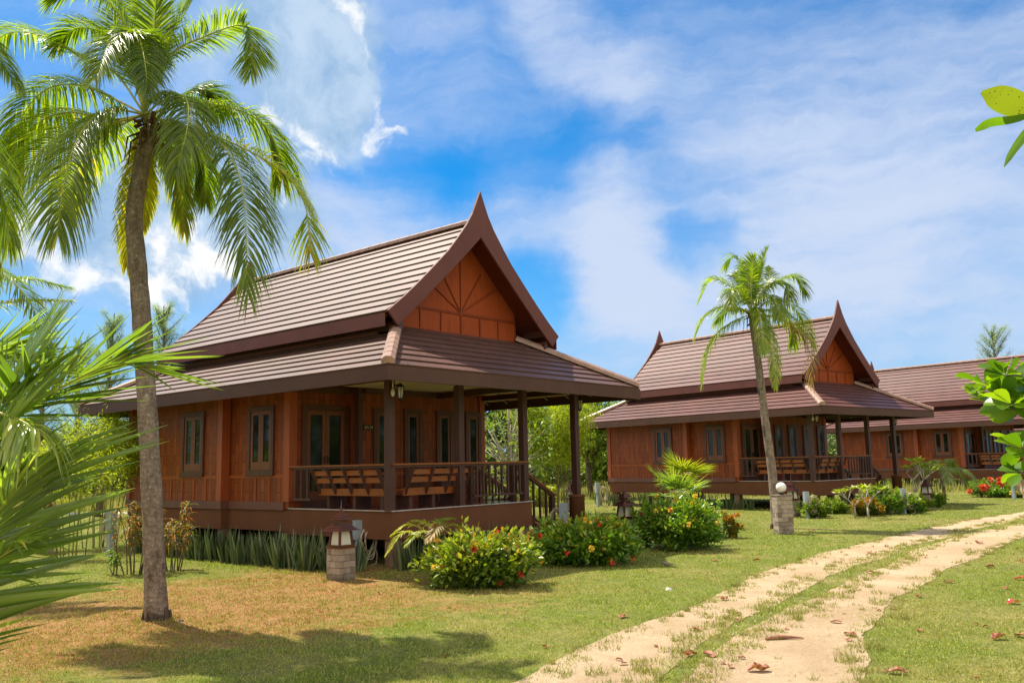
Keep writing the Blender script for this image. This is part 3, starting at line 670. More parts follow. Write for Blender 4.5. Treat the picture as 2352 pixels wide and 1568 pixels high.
    # gable walls
    for w0, w1, s in ((.98, 1.06, -1), (9.15, 9.23, 1)):
        hw = CU-1.02+.0; m = MB(); top = [(CU-hw, 4.60), (CU+hw, 4.60), (CU+hw, 5.37), (CU+1.06, 6.16), (CU+.5, 6.68), (CU, 7.10), (CU-.5, 6.68), (CU-1.06, 6.16), (CU-hw, 5.37)]
        m.prism(top, 'y', w0, w1); g = m.build('gable_wall', m_gable, R)
        q = MB(); wf = w0-.025 if s < 0 else w1+.025; y0, y1 = min(wf, w0 if s < 0 else w1), max(wf, w0 if s < 0 else w1)
        q.box(CU-hw, CU+hw, y0, y1, 5.13, 5.18)
        for k in range(7): x = CU-hw+k*2*hw/6; q.box(max(x-.018, CU-hw), min(x+.018, CU+hw), y0, y1, 4.70, 5.13)
        yc = (y0+y1)/2
        for an in (30, 55, 90, 125, 150):
            Ln = {30: 1.45, 55: 1.25, 90: 1.6, 125: 1.25, 150: 1.45}[an]
            q.bar((CU, yc, 5.18), (CU+Ln*math.cos(R_(an)), yc, 5.18+Ln*math.sin(R_(an))), .022, .03, up=(0, 1, 0))
        q.build('gable_batten', m_gbat, g)
    m = MB()
    for x in (CU-1.96, CU+1.92): m.box(x, x+.05, 1.07, 9.14, 4.55, 5.36)
    m.build('clerestory_wall', m_dk, R)
    m = MB()
    for x in (CU-2.62, CU+2.50):
        m.box(x, x+.12, .36, .50, 4.06, 4.52)
    m.build('eave_block', m_barge, R)
    return R
GH = 'stilted wooden bungalows along the track'
H1 = bungalow('wooden_bungalow', (-2.3777, 17.1518, 0), .8626, 'nearest wooden bungalow with steep brown tiled roof and benches on its verandah', GH)
H2 = copy_tree(H1); H2.location = (11.0972, 32.5893, 0); H2.rotation_euler.z = .6853; H2['label'] = 'second wooden bungalow, standing behind the leaning coconut palm and brick pillar'
H3 = copy_tree(H1); H3.scale = (1, 1.072, 1); H3.location = (27.63+.62*.70, 48.25-.79*.70, 0); H3.rotation_euler.z = .6648; H3['label'] = 'farther wooden bungalow cut off by the right edge, behind the dwarf palm'
H4 = copy_tree(H1); H4.location = (46.5, 62.5, 0); H4.rotation_euler.z = .66; H4['label'] = 'farthest wooden bungalow, only a corner showing under the eaves of the one before it'
for H_ in (H2, H3, H4):
    for ch in H_.children:
        if ch.name.startswith(('upper_roof', 'lower_roof')): ch.material_slots[0].link = 'OBJECT'; ch.material_slots[0].material = m_tile2
m = MB(); m.box(WR-.05, WR+.02, 3.5, LEN-.1, GZ-.05, .305); m.box(.1, WR-.1, LEN-.08, LEN-.02, GZ-.05, .305); m.build('far_skirt', m_band, H1)
def lettering():
    c = bpy.data.curves.new('lettering', 'FONT'); c.body = 'คูลิน 28'; c.size = .085; c.extrude = .002; c.align_x = 'CENTER'; c.align_y = 'CENTER'
    o = bpy.data.objects.new('tmp', c); COL.objects.link(o); bpy.context.view_layer.update()
    me = bpy.data.meshes.new_from_object(o); bpy.data.objects.remove(o); me.materials.clear()
    l = link('lettering', me, mat('gold paint', plain((.62, .42, .08), .4, .5, .05)))
    l.location = (1.935, 3.030, 2.595); l.rotation_euler = (R_(90), 0, 0)
    for ch in H1.children:
        if ch.name.startswith('name_board'): l.parent = ch
lettering()
# ------------------------------------------------------------------ ground, track, paths
rng = np.random.default_rng(7)
m = MB(); m.face([(-1500, -400, GZ), (1500, -400, GZ), (1500, 2500, GZ), (-1500, 2500, GZ)]); tag(m.build('ground', m_ground, fix=False), kind='structure')
S_ = (1.65-GZ)/1.65
def sc2(L): return [(x*S_, y*S_) for x, y in L]
LL = sc2([(-2.2, 3.5), (-.9, 5.4), (.11, 6.99), (.55, 8.0), (1.21, 9.12), (1.75, 9.79), (2.39, 10.89), (2.93, 11.71), (3.42, 12.7), (4.13, 13.84), (5.35, 15.48), (6.75, 17.16), (8.48, 19.25), (11.1, 22.19), (14.41, 25.18), (21, 29.5), (34, 35)])
LR = sc2([(-1.0, 3.2), (.1, 5.2), (.83, 6.99), (1.1, 7.61), (1.58, 8.54), (2.13, 9.48), (2.82, 10.36), (3.34, 11.27), (4.12, 12.58), (5.07, 13.94), (5.77, 14.72), (7.12, 16.63), (8.6, 18.2), (10.8, 20.8), (13.7, 23.6), (21, 28.4), (34, 33.6)])
RL = sc2([(-.4, 3.0), (.7, 5.0), (1.42, 6.86), (1.79, 7.69), (2.28, 8.45), (2.7, 9.16), (3.36, 10.12), (4.27, 11.32), (5.08, 12.64), (6.14, 14.02), (7.3, 15.79), (9.41, 18.43), (11.87, 20.8), (15, 23.2), (21, 27.4), (34, 32.4)])
RR = sc2([(.9, 2.6), (1.9, 4.8), (2.56, 6.72), (2.88, 7.51), (3.18, 8.46), (3.6, 9.06), (4.37, 10.61), (5.17, 11.56), (6.14, 12.94), (7.11, 14.13), (8.29, 15.56), (10.35, 18.17), (13, 20.6), (16, 22.6), (21, 25.9), (34, 30.6)])
def poly_resample(L, n):
    L = np.array(L); d = np.r_[0, np.cumsum(np.linalg.norm(np.diff(L, axis=0), axis=1))]; t = np.linspace(0, 1, n)**1.7*d[-1]
    return np.stack([np.interp(t, d, L[:, 0]), np.interp(t, d, L[:, 1])], 1), t
def rough_edge(t, seed, amp): 
    r = np.random.default_rng(seed); o = np.zeros(len(t))
    for f, a in ((.9, .45), (2.3, .3), (5.1, .22), (11., .17), (23., .12)): o += a*np.sin(t*f+r.uniform(0, 6.3)+1.5*np.sin(t*f*.37+r.uniform(0, 6)))
    return o*amp
def strip(name, A, B, m, amp, seed, z, n=420, mid=8):
    a, ta = poly_resample(A, n); b, tb = poly_resample(B, n); nv = b-a; w = np.linalg.norm(nv, axis=1, keepdims=True); nv = nv/w
    a2 = a + nv*rough_edge(ta, seed, amp)[:, None]; b2 = b + nv*rough_edge(tb, seed+9, amp)[:, None]
    rows = [a2+(b2-a2)*k/mid for k in range(mid+1)]
    V = np.zeros((n, mid+1, 3)); V[:, :, :2] = np.stack(rows, 1); 
    k = np.arange(mid+1)/mid; V[:, :, 2] = z - 0.0*np.sin(k*np.pi)[None]
    i = np.arange(n-1)[:, None]*(mid+1)+np.arange(mid)[None]; F = np.stack([i, i+1, i+mid+2, i+mid+1], -1).reshape(-1, 4)
    return npmesh(name, V.reshape(-1, 3), F, np.zeros(n*(mid+1)), m)
tag(strip('sandy_track', [(x-.08, y+.03) for x, y in LL], [(x+.24, y-.08) for x, y in LR], m_sand, .07, 3, GZ+.006), kind='structure')
tag(strip('sandy_track', [(x-.24, y+.08) for x, y in RL], [(x+.04, y-.02) for x, y in RR], m_sand, .07, 8, GZ+.006), kind='structure')
m = MB(); pa = [gp(-400, 1192), gp(0, 1183), gp(340, 1176), gp(700, 1145), gp(1060, 1120), gp(1230, 1117), gp(1400, 1114), gp(1500, 1106)]
wd = [1.2, 1.2, 1.1, 1.3, 1.6, 1.6, 1.6, 1.6]
for a, b, w0, w1 in zip(pa, pa[1:], wd, wd[1:]): m.face([(a.x, a.y-w0, GZ+.006), (b.x, b.y-w1, GZ+.006), (b.x, b.y+w1, GZ+.006), (a.x, a.y+w0, GZ+.006)])
tag(m.build('pale_path', m_pale, fix=False), kind='structure')
ALL = [np.array(q) for q in (LL, LR, RL, RR)]
def xat(L, y): return np.interp(y, L[:, 1], L[:, 0])
def zone(x, y):   # 0 lawn left, 1 left rut, 2 middle, 3 right rut, 4 lawn right
    return (x > xat(ALL[0], y)).astype(int)+(x > xat(ALL[1], y))+(x > xat(ALL[2], y))+(x > xat(ALL[3], y))
def blades(name, P, L, W, m, lean=.6, kind='stuff'):
    n = len(P); an = rng.uniform(0, 6.283, n); le = rng.uniform(.1, 1, n)*lean; D = np.stack([np.cos(an)*le, np.sin(an)*le, np.ones(n)], 1); D = unit(D)
    s = rng.uniform(0, 6.283, n); S = np.stack([np.cos(s), np.sin(s), np.zeros(n)], 1)*W[:, None]/2
    V = np.stack([P-S, P+S, P+D*L[:, None]], 1).reshape(-1, 3); F = np.arange(3*n).reshape(-1, 3)
    return tag(npmesh(name, V, F, np.repeat(rng.uniform(0, 1, n), 3), m), kind=kind)
def vnoise(x, y, seed):
    r = np.random.default_rng(seed).uniform(0, 1, (256, 256)); xi = np.floor(x).astype(int); yi = np.floor(y).astype(int); fx = x-xi; fy = y-yi; fx = fx*fx*(3-2*fx); fy = fy*fy*(3-2*fy)
    g = lambda a, b: r[a % 256, b % 256]
    return (g(xi, yi)*(1-fx)+g(xi+1, yi)*fx)*(1-fy)+(g(xi, yi+1)*(1-fx)+g(xi+1, yi+1)*fx)*fy
def lawn():
    n = 760000
    # density falls with distance
    Y = 6.2*np.exp(rng.uniform(0, math.log(48/6.2), n)); X = rng.uniform(-.78, .78, n)*Y*1.0+rng.uniform(-.5, .5, n)
    z = zone(X, Y); nn_ = vnoise(X*1.7, Y*1.7, 8)*.55+vnoise(X*5.1, Y*5.1, 9)*.45
    dmid = np.minimum(X-xat(ALL[1], Y), xat(ALL[2], Y)-X)*.75; dout = np.minimum(np.abs(X-xat(ALL[0], Y)), np.abs(xat(ALL[3], Y)-X))*.75; din = np.minimum(np.abs(X-xat(ALL[1], Y)), np.abs(X-xat(ALL[2], Y)))*.75
    pr_ = np.ones(n); mid = z == 2; pr_[mid] = (np.clip(.30+dmid*4., 0, 1.)*np.clip((nn_-.38+.016*np.clip(Y-9, 0, 12))*4.5, .04, 1))[mid]
    rut = (z == 1) | (z == 3); pr_[rut] = (np.clip(np.exp(-dout/.13)*1.2+.55*np.exp(-din/.09), 0, 1)*np.clip((nn_-.44)*4, 0, 1))[rut]
    lw_ = (z == 0) | (z == 4); pr_[lw_] = np.clip(.12+dout*3.4+(nn_-.5)*1.6, 0, 1)[lw_]
    keep = rng.uniform(0, 1, n) < pr_
    u = X+2.3777; v = Y-17.1518; ca, sa = math.cos(.8626), math.sin(.8626); lu = u*ca+v*sa; lw = -u*sa+v*ca
    keep &= ~((lu > .1) & (lu < 5.8) & (lw > .2) & (lw < 10.3))
    X, Y = X[keep], Y[keep]; n = len(X)
    v1 = vnoise(X*2.2, Y*2.2, 1)*.5+vnoise(X*6.5, Y*6.5, 2)*.5; k2 = rng.uniform(0, 1, n) < .25+1.25*v1
    X, Y, v1 = X[k2], Y[k2], v1[k2]; n = len(X); md = (zone(X, Y) == 2)
    L = rng.uniform(.008, .030, n)*(.45+1.5*v1**1.5)*(1+.02*Y)*(1+.5*md); W = .0040+.00075*Y
    P = np.stack([X, Y, np.full(n, GZ)], 1)
    return blades('lawn_grass', P, L, W*rng.uniform(.6, 1.3, n), m_grass, 1.7)
tag(lawn(), 'short mown grass, green and straw coloured, covering the lawn', 'grass')
def tufts():
    P = []; 
    def tuft(x, y, r, n, h): 
        a = rng.uniform(0, 6.283, n); q = r*np.sqrt(rng.uniform(0, 1, n)); P.append(np.stack([x+q*np.cos(a), y+q*np.sin(a), np.full(n, GZ), np.full(n, h)], 1))
    ys = 6.5*np.exp(rng.uniform(0, math.log(40/6.5), 900))
    for y in ys:
        k = rng.integers(0, 5); 
        if k == 4: x = rng.uniform(xat(ALL[1], y)-.05, xat(ALL[2], y)+.1)
        else: x = xat(ALL[k], y) + rng.normal()*.13
        tuft(x, y, rng.uniform(.04, .16), int(rng.uniform(14, 46)), rng.uniform(.035, .10))
    for _ in range(70):
        y = 7*np.exp(rng.uniform(0, 1.2)); x = rng.uniform(xat(ALL[0], y), xat(ALL[3], y)); tuft(x, y, rng.uniform(.03, .09), int(rng.uniform(10, 24)), rng.uniform(.03, .08))
    for px, py, h in ((1945, 1520, .16), (1690, 1425, .12), (2350, 1350, .1), (2230, 1270, .10), (1830, 1410, .12), (1370, 1550, .13), (1660, 1440, .11), (1560, 1500, .12), (1475, 1525, .1), (2010, 1490, .13), (2070, 1420, .12), (2010, 1435, .1)):
        c = gp(px, py); tuft(c.x, c.y, .11, 60, h)
    Q = np.concatenate(P); n = len(Q); L = Q[:, 3]*rng.uniform(.5, 1.2, n)
    o = blades('track_weeds', Q[:, :3], L, .004+.0006*Q[:, 1], G['weeds'], 1.3); return o
tag(tufts(), 'straggly half dry grass tufts along and between the ruts of the track', 'weeds')
def lawn_tufts():
    P = []
    def tuft(x, y, r, n, h): a = rng.uniform(0, 6.283, n); q = r*np.sqrt(rng.uniform(0, 1, n)); P.append(np.stack([x+q*np.cos(a), y+q*np.sin(a), np.full(n, GZ), np.full(n, h)], 1))
    for _ in range(3200):
        y = 6.6*np.exp(rng.uniform(0, math.log(30/6.6))); x = rng.uniform(-.62, .62)*y; z = zone(np.array([x]), np.array([y]))[0]
        if z in (0, 4) and vnoise(np.array([x*.7]), np.array([y*.7]), 5)[0] > .42: tuft(x, y, rng.uniform(.03, .12), int(rng.uniform(8, 26)), rng.uniform(.03, .065))
    for px, py, r, k in ((360, 1424, .26, 260), (783, 1333, .30, 160), (1800, 1229, .32, 220), (1440, 1254, .3, 120), (1822, 1189, .3, 120)):
        c = gp(px, py)
        for _ in range(k//12): a = rng.uniform(0, 6.28); tuft(c.x+r*math.cos(a), c.y+r*math.sin(a), .06, 14, .07)
    for u0, w0, u1, w1 in ((-1.5, .2, -1.5, 9), (-1.2, -.85, 4.8, -.85)):
        for t in np.linspace(0, 1, 60):
            u = u0+(u1-u0)*t+rng.normal()*.12; w = w0+(w1-w0)*t+rng.normal()*.12; ca, sa = math.cos(.8626), math.sin(.8626); tuft(-2.3777+u*ca-w*sa, 17.1518+u*sa+w*ca, .12, 24, .08)
    Q = np.concatenate(P); n = len(Q)
    return blades('lawn_tufts', Q[:, :3], Q[:, 3]*rng.uniform(.5, 1.25, n), .0035+.0006*Q[:, 1], m_grass, 1.2)
tag(lawn_tufts(), 'longer grass tufts standing up out of the lawn and round post feet', 'grass')
def pebbles():
    n = 4200; Y = 6.5*np.exp(rng.uniform(0, math.log(24/6.5), n)); X = rng.uniform(-1, 9, n)+(Y-8)*.55
    z = zone(X, Y); k = (z > 0) & (z < 4); X, Y = X[k], Y[k]; n = len(X); s = rng.uniform(.004, .014, n)*(1+Y*.03)
    a = rng.uniform(0, 6.28, n)[:, None]+np.array([0, 2.1, 4.2]); V = np.concatenate([np.stack([X[:, None]+s[:, None]*np.cos(a), Y[:, None]+s[:, None]*np.sin(a), np.full((n, 3), GZ+.004)], -1), np.stack([X, Y, GZ+.004+s*.7], -1)[:, None]], 1)
    i = 4*np.arange(n)[:, None]; F = np.concatenate([i+[0, 1, 3], i+[1, 2, 3], i+[2, 0, 3]])
    return npmesh('gravel', V.reshape(-1, 3), F, np.repeat(rng.uniform(0, 1, n), 4), mat('pebble', plain((.46, .36, .24), .9, .2, .4, 30)))
tag(pebbles(), 'fine pale grit scattered over the sandy ruts', 'gravel', kind='stuff')

# ------------------------------------------------------------------ palms
def frond_into(ls, rb, pts, ll=.6, n=70, droop=.5, wid=.035, start=.16, twist=0., thin=1., rr=.018, seg=4, spread=1., age=.5, lift=.25):
    """pts: rachis control points (Vectors); leaflets into ls, rib into rb"""
    K = 40; C = spline(pts, K); rb.tube(C[::2]+[C[-1]], [rr*(1-.85*i/20) for i in range(len(C[::2])+1)], 5)
    C = np.array([tuple(c) for c in C]); T = unit(np.gradient(C, axis=0)); g = ls.rg
    up = np.array([0, 0, 1.]); S0 = np.cross(T, up); 
    S0 = np.where(np.linalg.norm(S0, axis=1, keepdims=True) < .15, np.array([1., 0, 0]), S0); S0 = unit(S0)
    for i in range(1, K):                                   # keep the side vector continuous
        if np.dot(S0[i], S0[i-1]) < 0: S0[i] = -S0[i]
    N0 = unit(np.cross(S0, T))
    if N0[0, 2] < 0: N0 = -N0
    if twist: S0, N0 = S0*math.cos(twist)+N0*math.sin(twist), N0*math.cos(twist)-S0*math.sin(twist)
    t = np.linspace(start, 1, n); idx = t*(K-1)
    def ip(A): return np.stack([np.interp(idx, np.arange(K), A[:, k]) for k in range(3)], 1)
    P, TT, SS, NN = ip(C), unit(ip(T)), unit(ip(S0)), unit(ip(N0))
    q = (t-start)/(1-start)
    th = np.interp(q, [0, .3, .75, 1], [1.32, 1.10, .80, .30])*spread
    L = ll*np.interp(q, [0, .12, .35, .7, .9, 1], [.45, .8, 1., .86, .58, .34])
    for s in (-1, 1):
        keep = g.uniform(0, 1, n) < thin
        a = th + g.normal(size=n)*.07
        Dn = TT*np.cos(a)[:, None]+SS*s*np.sin(a)[:, None]+NN*(lift+g.normal(size=n)*.07)[:, None]
        ls.blade(P[keep], Dn[keep], (L*g.uniform(.82, 1.1, n))[keep], wid, droop*g.uniform(.6, 1.3, n)[keep], (age+g.normal(size=n)*.17+.12*(q > .9))[keep], seg=seg, N=NN[keep])
def coconut(name, base, trunk, rad, fronds, label, leafmat, group=None, seed=1, flare=1.6, ll=.6, n=75, wid=.036, husk=True, seg=4):
    base = Vector(base); rt = empty(name, base, 0, label, 'palm tree', group); rg = np.random.default_rng(seed); r0 = random.Random(seed)
    tp = spline([Vector(p)-base for p in trunk], 44); m = MB(); R2 = []
    for i, p in enumerate(tp):
        t = i/43; R2.append((rad[0]*(1-t)+rad[1]*t)*(1+(flare-1)*math.exp(-t*22))*(1+.035*math.sin(i*2.1)+.03*r0.uniform(-1, 1)))
    m.tube(tp, R2, 16); tk = m.build('trunk', m_coco, rt)
    if husk:                                       # splayed root boss with broken fibre at the foot
        q = MB(); 
        for k in range(34):
            an = k*.185*math.pi*.34*3; rr = R2[0]*r0.uniform(.92, 1.06); z = r0.uniform(.0, .07)**1.; z = z*2 if k % 5 == 0 else z; a = tp[0]+Vector((math.cos(an)*rr*.96, math.sin(an)*rr*.96, z+.05)); q.bar(a+Vector((0, 0, .07)), a+Vector((math.cos(an)*.035, math.sin(an)*.035, -z-.06)), r0.uniform(.02, .07), .016, up=(math.cos(an), math.sin(an), 0))
        q.build('root_boss', m_root, tk)
    top = tp[-1]
    if husk:
        m = MB()
        for k in range(22):
            an = k*2.4; z = r0.uniform(-.30, .16); a = top+Vector((math.cos(an)*rad[1]*.9, math.sin(an)*rad[1]*.9, z)); m.bar(a, a+Vector((math.cos(an)*.10, math.sin(an)*.10, r0.uniform(-.08, .22))), .07, .025)
        for k in range(8):
            an = r0.uniform(0, 6.28); a = top+Vector((math.cos(an)*rad[1], math.sin(an)*rad[1], -.05)); b = a+Vector((math.cos(an)*.16, math.sin(an)*.16, -.10)); m.tube([a, b, b+Vector((math.cos(an)*.03, math.sin(an)*.03, -r0.uniform(.2, .45)))], [.02, .014, .006], 5)
        m.build('fibre_husk', m_fibre, rt)
    for f in fronds:
        o = dict(ll=ll, n=n, wid=wid, seg=seg); o.update(f.get('o', {})); pts = [Vector(p)-base for p in f['p']]
        lm = f.get('m', leafmat); ls = LV(rg); rb = MB(); frond_into(ls, rb, pts, **o)
        fr = ls.build('frond', lm, rt); rb.build('rib', m_rachisd if lm in (G['palmdry'],) else m_rachis, fr)
    return rt
# the big palm, about 12 m from the camera; frond curves as world points
YB = 11.9
def zp(x, y, Y): return at(x*.5078, y*.5078, Y)
tb = gp(360, 1422)
C0 = zp(655, 520, YB+.15)
def bf(dy, *xy, **k):
    if 'll' in k: k['ll'] *= 1.12
    n = len(xy); d = {'p': [C0]+[zp(x, y, YB+.15+dy*(i+1)/n) for i, (x, y) in enumerate(xy)]}
    if 'm' in k: d['m'] = k.pop('m')
    d['o'] = k; return d
dry, yel = G['palmdry'], G['palmyel']
big = [
 bf(-.3, (760, 260), (930, 165), (1090, 115), (1140, 190), (1135, 330), ll=.62, droop=.30),
 bf(.8, (870, 470), (1050, 490), (1190, 560), (1255, 680), (1272, 790), ll=.72, droop=.75),
 bf(-.9, (860, 585), (1000, 650), (1080, 790), (1110, 980), (1120, 1330), ll=.80, droop=.60, age=.35),
 bf(.2, (900, 590), (1120, 680), (1290, 790), (1380, 930), (1400, 1140), ll=.72, droop=.45, age=.8, thin=.75, spread=1.15),
 bf(-1.7, (740, 455), (835, 440), (850, 560), (800, 760), ll=.62, droop=.75, age=.3),
 bf(-1.4, (540, 500), (430, 530), (340, 650), (285, 850), (262, 1060), ll=.85, droop=.65, age=.45),
 bf(.4, (500, 440), (360, 385), (220, 400), (110, 510), (50, 700), ll=.72, droop=.70, age=.6),
 bf(-.2, (500, 560), (320, 590), (170, 700), (60, 860), (20, 1060), ll=.75, droop=.65, age=.5),
 bf(.7, (520, 330), (380, 270), (210, 170), (40, 150), (-80, 250), ll=.66, droop=.5),
 bf(.2, (580, 240), (470, 150), (350, 130), (250, 210), ll=.55, droop=.40),
 bf(.0, (680, 330), (695, 180), (705, 20), (725, -150), ll=.60, droop=.16, age=.55, spread=.85),
 bf(-.4, (590, 180), (500, 20), (370, -60), (240, 0), ll=.65, droop=.4),
 bf(-1.6, (640, 300), (590, 170), (500, 190), (430, 350), ll=.58, droop=.5),
 bf(-1.5, (640, 280), (620, 150), (650, 250), (670, 420), ll=.55, droop=.5, age=.25),
 bf(.4, (720, 300), (770, 170), (850, 40), (900, -60), ll=.55, droop=.3, age=.3),
 bf(.9, (640, 660), (610, 820), (585, 1000), (572, 1200), ll=.34, droop=.8, m=yel, age=.7),
 bf(.9, (650, 700), (665, 850), (650, 1030), ll=.26, droop=.8, m=yel, age=.6),
 bf(.9, (700, 640), (770, 720), (815, 860), (832, 1040), ll=.40, droop=.9, age=.8),
 bf(1.1, (770, 480), (880, 410), (960, 420), (980, 500), ll=.55, droop=.5, age=.2),
 bf(.6, (500, 540), (330, 510), (200, 540), (90, 640), (60, 780), ll=.62, droop=.7, age=.75),
 bf(.8, (760, 560), (860, 620), (920, 740), (930, 900), ll=.5, droop=.7, age=.5),
 bf(1.2, (600, 340), (560, 180), (560, 20), (520, -120), ll=.6, droop=.2),
 bf(1.3, (730, 600), (800, 700), (840, 840), ll=.45, droop=.8, age=.5),
 bf(1.2, (560, 560), (440, 640), (340, 780), (300, 950), ll=.6, droop=.7, age=.7),
]
coconut('coconut_palm', tb, [tb-Vector((0, 0, .05)), at(347, 1100, YB-.05), at(330, 800, YB), at(317, 620, YB+.05), at(308, 500, YB+.1), at(322, 400, YB+.12), at(340, 300, YB+.15)], (.135, .108), big,
        'tall coconut palm with ringed grey trunk and spreading crown, in front of the nearest bungalow', G['palm'], seed=4, n=140, ll=.66, wid=.026, flare=1.22)
# second palm
tb2 = gp(1785, 1213); Y2 = tb2.y+.2
def bf2(dy, *xy, **k):
    n = len(xy); c = at(1728, 722, Y2); d = {'p': [c]+[at(1316.9+.3516*x, 551.2+.3516*y, Y2+dy*(i+1)/n) for i, (x, y) in enumerate(xy)]}
    if 'm' in k: d['m'] = k.pop('m')
    d['o'] = k; return d
p2 = [bf2(.2, (1080, 450), (960, 440), (860, 500), (805, 610), age=.6), bf2(.3, (1110, 370), (1000, 285), (900, 260), (825, 390), droop=.35),
      bf2(.6, (1140, 300), (1110, 190), (1050, 110), (1000, 170)), bf2(.1, (1200, 300), (1225, 180), (1262, 70), droop=.15, spread=.8), bf2(-.3, (1160, 300), (1165, 200), (1175, 110), droop=.2),
      bf2(.3, (1270, 320), (1370, 250), (1460, 245), (1510, 350)), bf2(-.6, (1250, 320), (1330, 280), (1385, 290), (1410, 370), droop=.6),
      bf2(.4, (1270, 400), (1390, 405), (1490, 500), (1565, 690), droop=.6, age=.6), bf2(.2, (1300, 500), (1430, 560), (1530, 680), (1562, 930), m=dry, droop=.8, thin=.55),
      bf2(-.7, (1240, 500), (1280, 620), (1310, 780), (1320, 950), droop=.9, age=.7, ll=.42), bf2(-1., (1190, 440), (1215, 480), (1235, 600), (1240, 730), droop=.9, age=.6, ll=.45),
      bf2(.0, (1080, 515), (960, 590), (880, 720), (845, 930), droop=.75, age=.6), bf2(-.8, (1100, 360), (1040, 320), (1030, 420), droop=.6), bf2(1., (1130, 360), (1080, 250), (1120, 160)),
      bf2(1., (1210, 350), (1280, 260), (1270, 180)), bf2(.7, (1230, 460), (1360, 470), (1440, 560), (1440, 680), droop=.7), bf2(-1., (1210, 400), (1280, 360), (1330, 420), (1350, 520), droop=.7),
      bf2(.8, (1110, 450), (1010, 450), (940, 530), droop=.7)]
coconut('coconut_palm', tb2, [tb2-Vector((0, 0, .05)), at(1773, 1080, Y2), at(1757, 960, Y2), at(1741, 830, Y2), at(1729, 745, Y2), at(1728, 722, Y2)], (.135, .085), p2,
        'slender coconut palm leaning over the brick pillar, in front of the second bungalow', G['palm'], seed=9, n=72, ll=.68, wid=.034, seg=3, flare=1.2)
# palm outside the frame on the left, its fronds reach in
c3 = at(-330, 640, 15.5); b3 = Vector((c3.x-.3, c3.y, GZ))
def bf3(*p, **k):
    d = {'p': [c3]+[at(*q) for q in p]}
    if 'm' in k: d['m'] = k.pop('m')
    d['o'] = k; return d
p3 = [bf3((-180, 560, 15), (-40, 600, 14.6), (60, 680, 14.4), (110, 800, 14.3)), bf3((-200, 620, 15.3), (-60, 640, 15.1), (60, 640, 15), (155, 660, 15), ll=.6, droop=.5), bf3((-200, 700, 15.3), (-60, 700, 15), (60, 690, 14.9), (160, 690, 14.8), ll=.55, droop=.6, age=.8),
      bf3((-230, 750, 15.3), (-80, 790, 15), (40, 830, 15), (140, 900, 15), ll=.6), bf3((-330, 480, 15.6), (-200, 330, 15.8), (-60, 330, 16)), bf3((-420, 500, 15.6), (-560, 420, 15.6), (-680, 520, 15.6)), bf3((-430, 660, 14.8), (-560, 740, 14.5), (-640, 880, 14.3)),
      bf3((-300, 700, 14.6), (-260, 840, 13.8), (-250, 1000, 13.6)), bf3((-350, 540, 16.6), (-340, 480, 17.6), (-330, 560, 18.4)), bf3((-280, 720, 16.4), (-180, 800, 17), (-80, 900, 17.2))]
coconut('coconut_palm', b3, [b3, b3+Vector((.1, 0, 2)), c3], (.16, .11), p3, 'coconut palm beyond the left edge, fronds reaching in below the tall palm\'s crown', G['palm'], seed=12, n=84, ll=.68, seg=3)
c4 = at(-240, 60, 9.5); b4 = Vector((c4.x-.5, c4.y+.2, GZ))
def bf4(*p, **k):
    d = {'p': [c4]+[at(*q) for q in p]}
    if 'm' in k: d['m'] = k.pop('m')
    d['o'] = k; return d
p4 = [bf4((-150, 30, 9.4), (-40, 80, 9.3), (40, 200, 9.2), ll=.5), bf4((-160, 150, 9.3), (-60, 280, 9.2), (0, 420, 9.1), (20, 560, 9.1), ll=.6, droop=.8), bf4((-240, -60, 9.6), (-140, -120, 9.8), (40, -100, 10)), bf4((-330, 40, 9.6), (-450, 120, 9.6), (-500, 300, 9.5)), bf4((-240, 180, 9), (-220, 330, 8.7), (-200, 500, 8.6)), bf4((-330, -40, 10), (-420, -60, 10.6), (-480, 60, 11)), bf4((-180, 190, 9.7), (-90, 330, 9.9), (-40, 480, 10), (-20, 640, 10), ll=.6, droop=.8, age=.7)]
coconut('coconut_palm', b4, [b4, b4+Vector((.2, 0, 3)), c4], (.15, .11), p4, 'coconut palm outside the left edge, hanging frond tips beside the top left corner', G['palm'], seed=15, n=90, ll=.66, seg=3)
